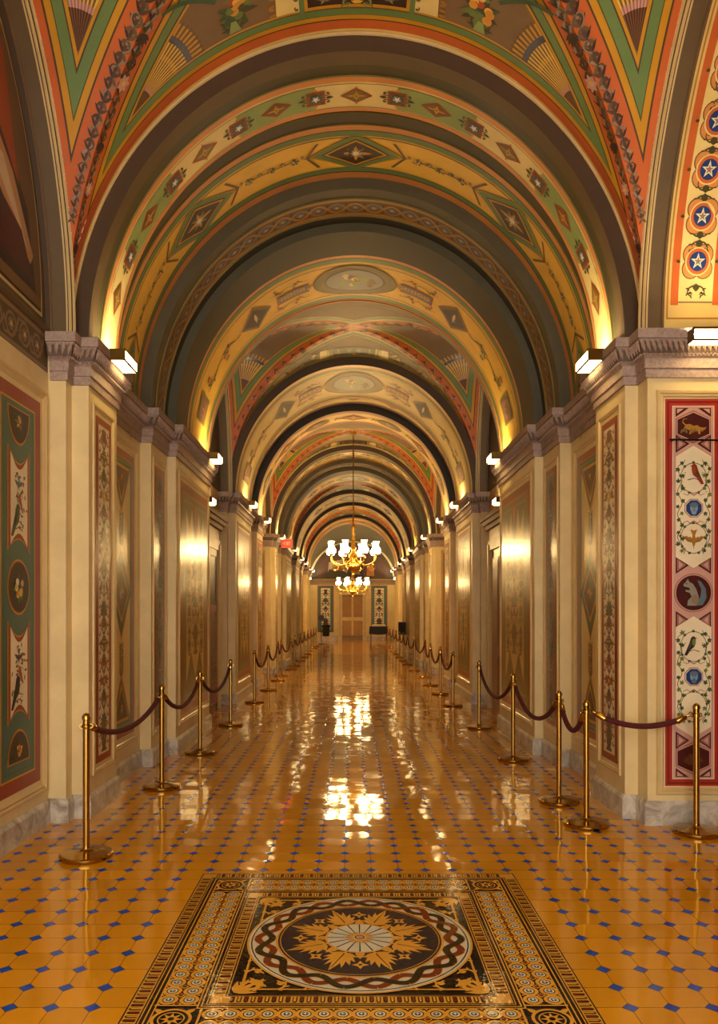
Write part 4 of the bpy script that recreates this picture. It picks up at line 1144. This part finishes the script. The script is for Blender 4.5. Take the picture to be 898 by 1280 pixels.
# ------------------------------------------------------------------ doors
def door_casing(x,y0,y1,h,s,name,leaf):
    """a cased side door set in the wall x, its face towards the corridor axis"""
    root=structure(name)
    fx=lambda o:s*(abs(x)-o)
    mb=MB()
    def bx(o0,o1,a,b,z0,z1,m,mm=None): (mm or mb).box(min(fx(o0),fx(o1)),max(fx(o0),fx(o1)),a,b,z0,z1,m)
    for a,b in ((y0-.16,y0),(y1,y1+.16)): bx(0,.08,a,b,0,h+.1,'moulding'); bx(.08,.10,a+.03,b-.03,0,h+.1,'cream2')
    bx(0,.08,y0-.16,y1+.16,h,h+.18,'moulding'); bx(0,.12,y0-.2,y1+.2,h+.36,h+.43,'stone'); bx(0,.17,y0-.24,y1+.24,h+.43,h+.5,'stone'); bx(0,.21,y0-.28,y1+.28,h+.5,h+.56,'stone'); bx(0,.06,y0-.14,y1+.14,h+.18,h+.36,'cream2')
    mb.build('door_casing',root)
    mb=MB()
    if leaf=='louver':
        bx(-.0,.035,y0,y1,0,h,'pink_deep')
        mb.box(min(fx(.035),fx(.045)),max(fx(.035),fx(.045)),y0+.1,y1-.1,1.75,h-.12,'black')
        for k in range(26): bx(.03,.055,y0+.1,y1-.1,.42+k*.048,.45+k*.048,'taupe')
        for a in (y0,y1-.1,(y0+y1)/2-.05): bx(.035,.06,a,a+.1,0,h,'pink_deep')
        for z in (0,1.68,h-.12): bx(.035,.06,y0,y1,z,z+.12,'pink_deep')
    else:
        bx(0,.035,y0,y1,0,h,'door_wood')
        for a in (y0+.1,(y0+y1)/2+.04):
            for z0,z1 in ((.25,.95),(1.1,h-.15)):
                b=a+(y1-y0)/2-.16
                bx(.035,.05,a,b,z0,z1,'door_wood'); bx(.05,.058,a+.05,b-.05,z0+.05,z1-.05,'door_wood')
    leaf_=mb.build('door_leaf',root)
    mb=MB(); c=(fx(.09),y0+.09,1.02); mb.lathe([(.001,-.03),(.022,-.022),(.03,0),(.022,.022),(.001,.03)],c,'brass',12); mb.box(min(fx(.045),fx(.09)),max(fx(.045),fx(.09)),y0+.08,y0+.1,1.01,1.03,'brass'); mb.build('door_knob',leaf_,smooth=True)
    return root
dn=1
for rep in range(2):
    for s in (-1,1):
        o=door_casing(s*2.44,11.75+REP*rep+.3,13.15+REP*rep+.3,2.75,s,'door_%d'%dn,'louver' if s<0 else 'panel')
        o['label']=('louvred side door on the left' if s<0 else 'brown wooden side door on the right')+(' beyond the second arch' if rep==0 else ' deep in the corridor'); dn+=1
# end door
dr=structure('door_%d'%dn,'tan louvred door closing the far end of the corridor')
mb=MB(); y=FAR
for a,b in ((-.92,-.66),(.66,.92)): mb.box(a,b,y-.12,y,0,2.85,'cream_wall'); mb.box(a+.06,b-.06,y-.15,y-.12,.2,2.8,'moulding')
mb.box(-.92,.92,y-.12,y,2.85,3.05,'cream_wall'); mb.box(-1.0,1.0,y-.2,y,3.05,3.12,'moulding'); mb.box(-1.05,1.05,y-.25,y,3.12,3.2,'moulding'); mb.build('door_casing',dr)
mb=MB(); mb.box(-.66,.66,y-.06,y,0,2.85,'door_tan')
for a in (-.66,-.06,.54): mb.box(a,a+.12,y-.1,y-.06,0,2.85,'cream2' if a==-.06 else 'door_tan')
for z,hh,m in ((0,.25,'taupe'),(1.2,.22,'cream2'),(2.72,.13,'taupe')): mb.box(-.66,.66,y-.105,y-.06,z,z+hh,m)
for k in range(28):
    for a,b in ((-.54,-.06),(.06,.54)): mb.box(a,b,y-.085,y-.055,1.47+k*.044,1.495+k*.044,'door_tan')
for a,b in ((-.54,-.06),(.06,.54)): mb.box(a,b,y-.085,y-.06,.32,1.13,'door_tan')
leaf_=mb.build('door_leaf',dr)
mb=MB(); mb.lathe([(.001,-.03),(.03,-.02),(.04,0),(.03,.02),(.001,.03)],(.58,y-.15,1.05),'brass',12); mb.build('door_knob',leaf_,smooth=True)

# ------------------------------------------------------------------ cornice lights
def cornice_light(cx,cy,cz,axis,toward,label,group,ln=.36):
    """open topped box; `axis` y: runs along the wall, lens towards +x or -x; axis x: runs across, lens towards -y"""
    root=empty('cornice_light',(cx,cy,cz)); tag(root,label,'light',group)
    h,w=.095,.13; l=ln/2
    def put(x0,x1,a0,a1,z0,z1,m,mb):
        # local: x across (0 wall side .. w lens side), a along
        if axis=='y': xs=sorted((toward*x0,toward*x1)); mb.box(xs[0],xs[1],a0,a1,z0,z1,m)
        else: ys=sorted((toward*x0,toward*x1)); mb.box(a0,a1,ys[0],ys[1],z0,z1,m)
    mb=MB()
    put(-.01,0,-l,l,0,h,'brass_dark',mb)
    for e in (-1,1): put(0,w,e*l-.006,e*l+.006,0,h,'brass_dark',mb)
    put(w-.012,w,-l,l,h-.014,h+.004,'brass_dark',mb); put(w-.012,w,-l,l,-.004,.01,'brass_dark',mb); put(0,.012,-l,l,-.006,.004,'brass_dark',mb)
    mb.build('housing',root)
    mb=MB(); put(w-.008,w-.003,-l+.01,l-.01,.01,h-.014,'lamp_lens',mb); put(.012,w-.012,-l+.01,l-.01,0,.006,'lamp_lens',mb); mb.build('lens',root)
    mb=MB()
    if axis=='y': mb.tube([(toward*.055,-l+.03,.065),(toward*.055,l-.03,.065)],.016,'lamp_tube',8)
    else: mb.tube([(-l+.03,toward*.055,.065),(l-.03,toward*.055,.065)],.016,'lamp_tube',8)
    mb.build('lamp_tube',root)
    return root
LY=[(6.62,'y'),(10.75,'y'),(12.75,'side'),(15.3,'y'),(17.85,'y'),(21.75,'y'),(25.9,'y'),(30.4,'y'),(33.0,'y'),(36.9,'y'),(39.0,'y')]
for s in (-1,1):
    side='left' if s<0 else 'right'
    i=-1
    for (y,k) in LY:
        i+=(k=='y')
        d={6.62:0,10.75:-.06,15.3:0,17.85:0,21.75:0,25.9:-.06,30.4:0,33.0:0,36.9:0,39.0:0}.get(y,0)
        x=W+d-.105 if k=='y' else 2.44
        z=3.765 if k=='y' else 3.46
        cornice_light(s*x,y,z,'y',-s,'%s box light from the front on the %s cornice'%(ORD[i],side) if k=='y' else 'box light above the %s side door beyond the second arch'%side,'box lights along the cornices')
    for yy,wd in ((41.5,'third to last'),(44.5,'second to last'),(47.6,'last')): cornice_light(s*2.75,yy,3.8,'y',-s,'%s box light on the %s, added to brighten the end wall'%(wd,side),'box lights along the cornices',2.6)  # extra long lights added in the hall to lift the end wall
cornice_light(2.80,6.03-.08,3.715,'x',-1,'largest box light, above the red panel facing the viewer','box lights along the cornices',.52)

# ------------------------------------------------------------------ chandeliers
def chandelier(loc,label,sc_=1.0):
    x,y,z=loc
    root=empty('chandelier',loc); tag(root,label,'chandelier','chandeliers over the corridor')
    ztop=SZ+2.5-z
    mb=MB(); mb.tube([(0,0,.75),(0,0,ztop)],.014,'brass_dark',8); mb.build('rod',root,smooth=True)
    mb=MB(); mb.lathe([(.1,ztop),(.09,ztop-.03),(.03,ztop-.09),(.015,ztop-.11)],(0,0,0),'gilt',16); mb.build('canopy',root,smooth=True)
    mb=MB(); mb.lathe([(.012,-.62),(.03,-.58),(.045,-.55),(.03,-.51),(.05,-.47),(.11,-.40),(.15,-.34),(.13,-.27),(.06,-.23),(.05,-.15),(.09,-.1),(.1,-.04),(.06,.02),(.05,.1),(.075,.14),(.05,.18),(.045,.6),(.06,.64),(.055,.68),(.035,.73),(.02,.78),(.014,.8)],(0,0,0),'gilt',20); mb.build('hub',root,smooth=True)
    n=8
    for k in range(n):
        a=2*pi*(k+.5)/n+.06; c,s_=cos(a),sin(a)
        P=[(.06,-.12),(.18,-.26),(.34,-.31),(.50,-.27),(.60,-.18),(.62,-.1),(.62,-.05)]
        mb=MB(); mb.tube([(r*c*sc_,r*s_*sc_,zz) for r,zz in P],.016,'gilt',8)
        Q=[(.2+.12*cos(t*.5),-.12+.1*sin(t*.5)) for t in range(0,12)]
        mb.tube([(r*c*sc_,r*s_*sc_,zz) for r,zz in Q],.01,'gilt',6); 
        mb.tube([((.5+.09*cos(t*.5))*c*sc_,(.5+.09*cos(t*.5))*s_*sc_,-.36+.08*sin(t*.5)) for t in range(0,13)],.009,'gilt',6)
        mb.lathe([(.02,-.07),(.06,-.05),(.065,-.03),(.03,-.01)],(.62*c*sc_,.62*s_*sc_,0),'gilt',12)
        arm=mb.build('arm',root,smooth=True)
        mb=MB(); mb.lathe([(.045,-.04),(.085,-.02),(.112,.035),(.108,.085),(.078,.13),(.064,.15)],(.62*c*sc_,.62*s_*sc_,0),'lamp_glass',14,False); mb.lathe([(.064,.15),(.062,.18),(.064,.25),(.08,.285),(.088,.29)],(.62*c*sc_,.62*s_*sc_,0),'lamp_glass_top',14,False); mb.build('glass_shade',arm,smooth=True)
    return root
chandelier((0,19.9,3.2),'nearer brass chandelier with glowing glass shades on a long rod')
chandelier((0,19.9+REP,2.98),'farther brass chandelier with glowing shades near the end door',1.12)

# ------------------------------------------------------------------ rope barriers
def stanchion(x,y,label,group,proto=[None]):
    if proto[0] is None:
        root=empty('rope_stanchion',(x,y,0))
        mb=MB(); mb.lathe([(.172,0),(.176,.006),(.176,.026),(.168,.034),(.10,.044),(.045,.05),(.03,.06),(.028,.065)],(0,0,0),'brass',40); mb.build('base',root,smooth=True)
        mb=MB(); mb.lathe([(.0225,.05),(.0225,.93)],(0,0,0),'brass',20); mb.build('pole',root,smooth=True)
        mb=MB(); mb.lathe([(.0225,.875),(.029,.878),(.029,.898),(.0225,.902),(.0225,.93),(.028,.935),(.028,.955),(.018,.97),(.004,.978)],(0,0,0),'brass',20)
        for k in range(4):
            a=k*pi/2; mb.tube([(.03*cos(a)+.014*cos(t)*cos(a),.03*sin(a)+.014*cos(t)*sin(a),.888+.014*sin(t)) for t in [i*pi/5 for i in range(11)]],.004,'brass',6)
        mb.build('cap',root,smooth=True)
        proto[0]=root; r=root
    else: r=copy_thing(proto[0])
    r.location=(x,y,0); tag(r,label,'stanchion',group); r.rotation_euler=(0,0,.3*((x*7+y*3)%1))
    return r
def rope(p,q,sag,label,group):
    px,py=p; qx,qy=q; dx,dy=qx-px,qy-py; L=hypot(dx,dy); ux,uy=dx/L,dy/L
    root=empty('velvet_rope',((px+qx)/2,(py+qy)/2,.89)); tag(root,label,'rope',group)
    ox,oy,oz=root.location
    zt=.888; g=.05; n=28
    def P(t):
        s_=g+(L-2*g)*t
        return Vector((px+ux*s_-ox,py+uy*s_-oy,zt-sag*(1-(2*t-1)**2)**.9-oz if 0<t<1 else zt-oz))
    pts=[P(k/n) for k in range(n+1)]
    # brass ends take the first 9 cm
    def cut(rev):
        A=pts[::-1] if rev else pts
        d=(A[2]-A[0]).normalized(); e=A[0]+d*.10
        return A[0],e,d
    a0,a1,da=cut(False); b0,b1,db=cut(True)
    mid=[a1-da*.01]+[v for v in pts if (v-a0).length>.11 and (v-b0).length>.11]+[b1-db*.01]
    mb=MB(); mb.tube([tuple(v) for v in mid],.0215,'velvet',12); mb.build('cord',root,smooth=True)
    for (o,e,d) in ((a0,a1,da),(b0,b1,db)):
        mb=MB(); mb.tube([tuple(o),tuple(o+d*.02),tuple(o+d*.025),tuple(o+d*.035),tuple(o+d*.04),tuple(e-d*.01),tuple(e),tuple(e+d*.002)],[.008,.008,.016,.02,.023,.0245,.0265,.022],'brass',12); 
        mb.tube([tuple(o+d*.004+Vector((0,0,.016*sin(t)))-d*(.014+.014*cos(t))) for t in [i*pi/6 for i in range(9)]],.0045,'brass',6)
        mb.build('hook_end',root,smooth=True)
LEFT=[(-1.84,5.23),(-1.84,7.31),(-1.83,9.1),(-1.83,11.4),(-1.85,14.35),(-1.84,16.6),(-1.86,19.0),(-1.90,20.4),(-1.84,22.85),(-1.84,24.4),(-1.84,27.1),(-1.84,29.2),(-1.84,31.6),(-1.84,34.0),(-1.84,36.4),(-1.84,38.8)]
RIGHT=[(2.55,5.80),(1.79,6.02),(1.77,6.74),(1.775,8.68),(1.79,11.1),(1.77,13.8),(1.77,15.8),(1.76,17.7),(1.86,20.0),(1.77,22.3),(1.76,25.0),(1.76,27.0),(1.76,29.0),(1.76,31.4),(1.76,33.8),(1.76,36.4),(1.76,38.8)]
for pts,side in ((LEFT,'left'),(RIGHT,'right')):
    for i,(x,y) in enumerate(pts):
        stanchion(x,y,'brass rope stanchion, %s from the front along the %s side'%(ORD[i],side),'brass stanchions along the %s side'%side)
    for i in range(len(pts)-1):
        if side=='right' and i==4: continue
        if side=='left' and i==3: continue
        L=hypot(pts[i+1][0]-pts[i][0],pts[i+1][1]-pts[i][1])
        sag={'left':[.16,.22,.26],'right':[.10,.20,.27,.30]}[side]
        sg=sag[i] if i<len(sag) else .3
        if L<1.6 and i>3: sg=.26
        rope(pts[i],pts[i+1],sg,'burgundy velvet rope between the %s and %s %s stanchions'%(ORD[i],ORD[i+1],side),'velvet ropes along the %s side'%side)

# ------------------------------------------------------------------ other things
# exit sign
ex=empty('exit_sign',(-1.83,21.3,3.58)); tag(ex,'glowing red exit sign beside the left pier before the chandelier','sign')
mb=MB(); mb.box(-.16,.16,-.03,.03,-.125,.125,'stone'); mb.box(-.03,.03,-.01,.01,.125,.16,'stone'); mb.box(-.27,-.15,-.012,.012,-.03,.03,'stone'); mb.build('housing',ex)
mb=MB(); mb.box(-.14,.14,-.034,-.03,-.105,.105,'exit_red'); mb.build('lit_face',ex)
mb=Deco(lambda x,y,o:(x,-.034-o,y),base=.001,lay=.001)
def stroke(pts,w=.012): mb.ribbon(pts,w,w,'white',1)
def letters(x,h=.10,w=.035):
    z=-h/2; t=h/2
    for q in ([(x,z),(x,t)],[(x,t-.006),(x+w,t-.006)],[(x,0),(x+w*.85,0)],[(x,z+.006),(x+w,z+.006)]): stroke(q)
    x+=w+.018; stroke([(x,z),(x+w,t)]); stroke([(x,t),(x+w,z)])
    x+=w+.018; stroke([(x,z),(x,t)])
    x+=.018; stroke([(x,t-.006),(x+w,t-.006)]); stroke([(x+w/2,t),(x+w/2,z)])
letters(-.062)
mb.poly([(-.125,0),(-.095,.03),(-.095,-.03)],'white',1)
mb.build('lettering',ex)
# rod across the red panel
mb=MB(); mb.tube([(2.425,5.985,3.0),(2.9,5.985,2.993),(3.4,5.985,2.985)],.0075,'iron',8)
for x in (2.46,2.83,3.3): mb.tube([(x,5.985,2.998),(x,6.03,2.998)],.005,'iron',6)
o=mb.build('hanging_rod',loc=(2.9,5.985,3.0),smooth=True); tag(o,'thin dark metal rod across the top of the red panel','rod')
# black boxes
def small_box(x,y,z,w,dp,h,name,label,cat):
    root=empty(name,(x,y,z)); tag(root,label,cat)
    mb=MB(); mb.box(-w/2,w/2,-dp/2,dp/2,-h/2,h/2,'black'); mb.box(-w/2+.015,w/2-.015,-dp/2-.008,-dp/2,-h/2+.015,h/2-.015,'iron'); mb.build('body',root)
    mb=MB(); mb.box(-w/2-.01,w/2+.01,dp/2,dp/2+.02,-h/2-.01,h/2+.01,'iron'); mb.build('back_plate',root)
    return root
small_box(2.36,11.6,2.52,.12,.12,.17,'wall_speaker','small black box mounted high beside the brown wooden door','speaker')
small_box(2.0,31.25,1.05,.3,.06,.5,'notice_board','black notice board low on the right wall deep in the corridor','board')
# round sign on a post, waste bin, low platform at the far left
rs=empty('round_sign_stand',(-1.7,42.0,0)); tag(rs,'round black sign on a post near the end wall','sign')
mb=MB(); mb.lathe([(.2,0),(.2,.02),(.03,.04),(.02,.06)],(0,0,0),'iron',20); mb.build('base',rs,smooth=True)
mb=MB(); mb.lathe([(.018,.05),(.018,1.3)],(0,0,0),'iron',10); mb.build('pole',rs,smooth=True)
mb=MB(); mb.tube([(0,-.02,1.42),(0,-.012,1.42),(0,.012,1.42),(0,.02,1.42)],[.14,.16,.16,.14],'black',24); mb.build('sign_plate',rs,smooth=True)
wbn=empty('waste_bin',(-1.62,47.2,.26)); tag(wbn,'tall black bin on the low stone platform by the end wall','bin')
mb=MB(); mb.lathe([(.2,0),(.24,.5),(.26,.62),(.25,.64),(.23,.62),(.2,.1)],(0,0,0),'black',16); mb.build('body',wbn,smooth=True)
mb=MB(); mb.lathe([(.27,.6),(.27,.66),(.2,.72),(.06,.74)],(0,0,0),'iron',16); mb.build('lid',wbn,smooth=True)
pf=MB(); pf.box(-2.4,-.95,46.8,48.9,0,.2,'marble'); pf.box(-2.45,-.9,46.75,48.95,.2,.26,'marble'); o=pf.build('low_platform',loc=(-1.7,47.8,0)); tag(o,'low pale stone platform left of the end door','platform')
# cloth covered table at the far right with a pale slab on top
tb=empty('side_table',(1.62,47.4,0)); tag(tb,'table under a dark cloth at the right of the end door','table')
mb=MB(); mb.box(-.55,.55,-.3,.3,.8,.86,'door_dark'); mb.build('table_top',tb)
mb=MB(); n=24
top_=[];bot=[]
for k in range(4*n):
    q=k//n; t=(k%n)/n; C=[(-.57,-.32),(.57,-.32),(.57,.32),(-.57,.32)]; a=C[q]; b=C[(q+1)%4]
    x,y=a[0]+(b[0]-a[0])*t,a[1]+(b[1]-a[1])*t; w=.02*sin(k*1.7); top_.append((x,y,.87)); bot.append((x*(1.02+w),y*(1.02+w),.42-.06*sin(pi*t)))
mb.grid([top_,bot],'velvet_blue',True); mb.face(top_,'velvet_blue'); mb.build('cloth',tb)
for sx in (-.48,.48):
    for sy in (-.24,.24): mb=MB(); mb.lathe([(.03,0),(.025,.1),(.035,.7),(.035,.8)],(sx,sy,0),'door_dark',10); mb.build('leg',tb,smooth=True)
bk=MB(); bk.box(1.62-.42,1.62+.42,47.2,47.6,.871,.95,'cream'); bk.box(1.62-.38,1.62+.38,47.24,47.56,.95,.985,'ivory'); o=bk.build('display_tray',loc=(1.62,47.4,.871)); tag(o,'pale tray lying on the dark cloth table','tray')

# ------------------------------------------------------------------ camera, light, colour
cam=bpy.data.cameras.new('camera'); co=bpy.data.objects.new('camera',cam); COL.objects.link(co)
co.location=(-.04,0,1.65); co.rotation_euler=(pi/2,0,0)
cam.sensor_fit='AUTO'; cam.sensor_width=36; cam.lens=965/1280*36; cam.shift_x=9/1280; cam.shift_y=127/1280; cam.clip_start=.05; cam.clip_end=200
sc.camera=co
w=bpy.data.worlds.new('hall_light'); sc.world=w; w.use_nodes=True
bg=w.node_tree.nodes['Background']; bg.inputs['Color'].default_value=lin('FFF7E8'); bg.inputs['Strength'].default_value=5.6
sc.view_settings.view_transform='Standard'; sc.view_settings.look='None'; sc.view_settings.gamma=1; sc.view_settings.use_curve_mapping=False
sc.view_settings.exposure=0.0
cy=sc.cycles
try:
    cy.use_denoising=True; cy.denoising_input_passes='RGB_ALBEDO_NORMAL'; cy.max_bounces=8; cy.diffuse_bounces=5; cy.glossy_bounces=4; cy.sample_clamp_indirect=6; cy.caustics_reflective=False
except Exception: pass
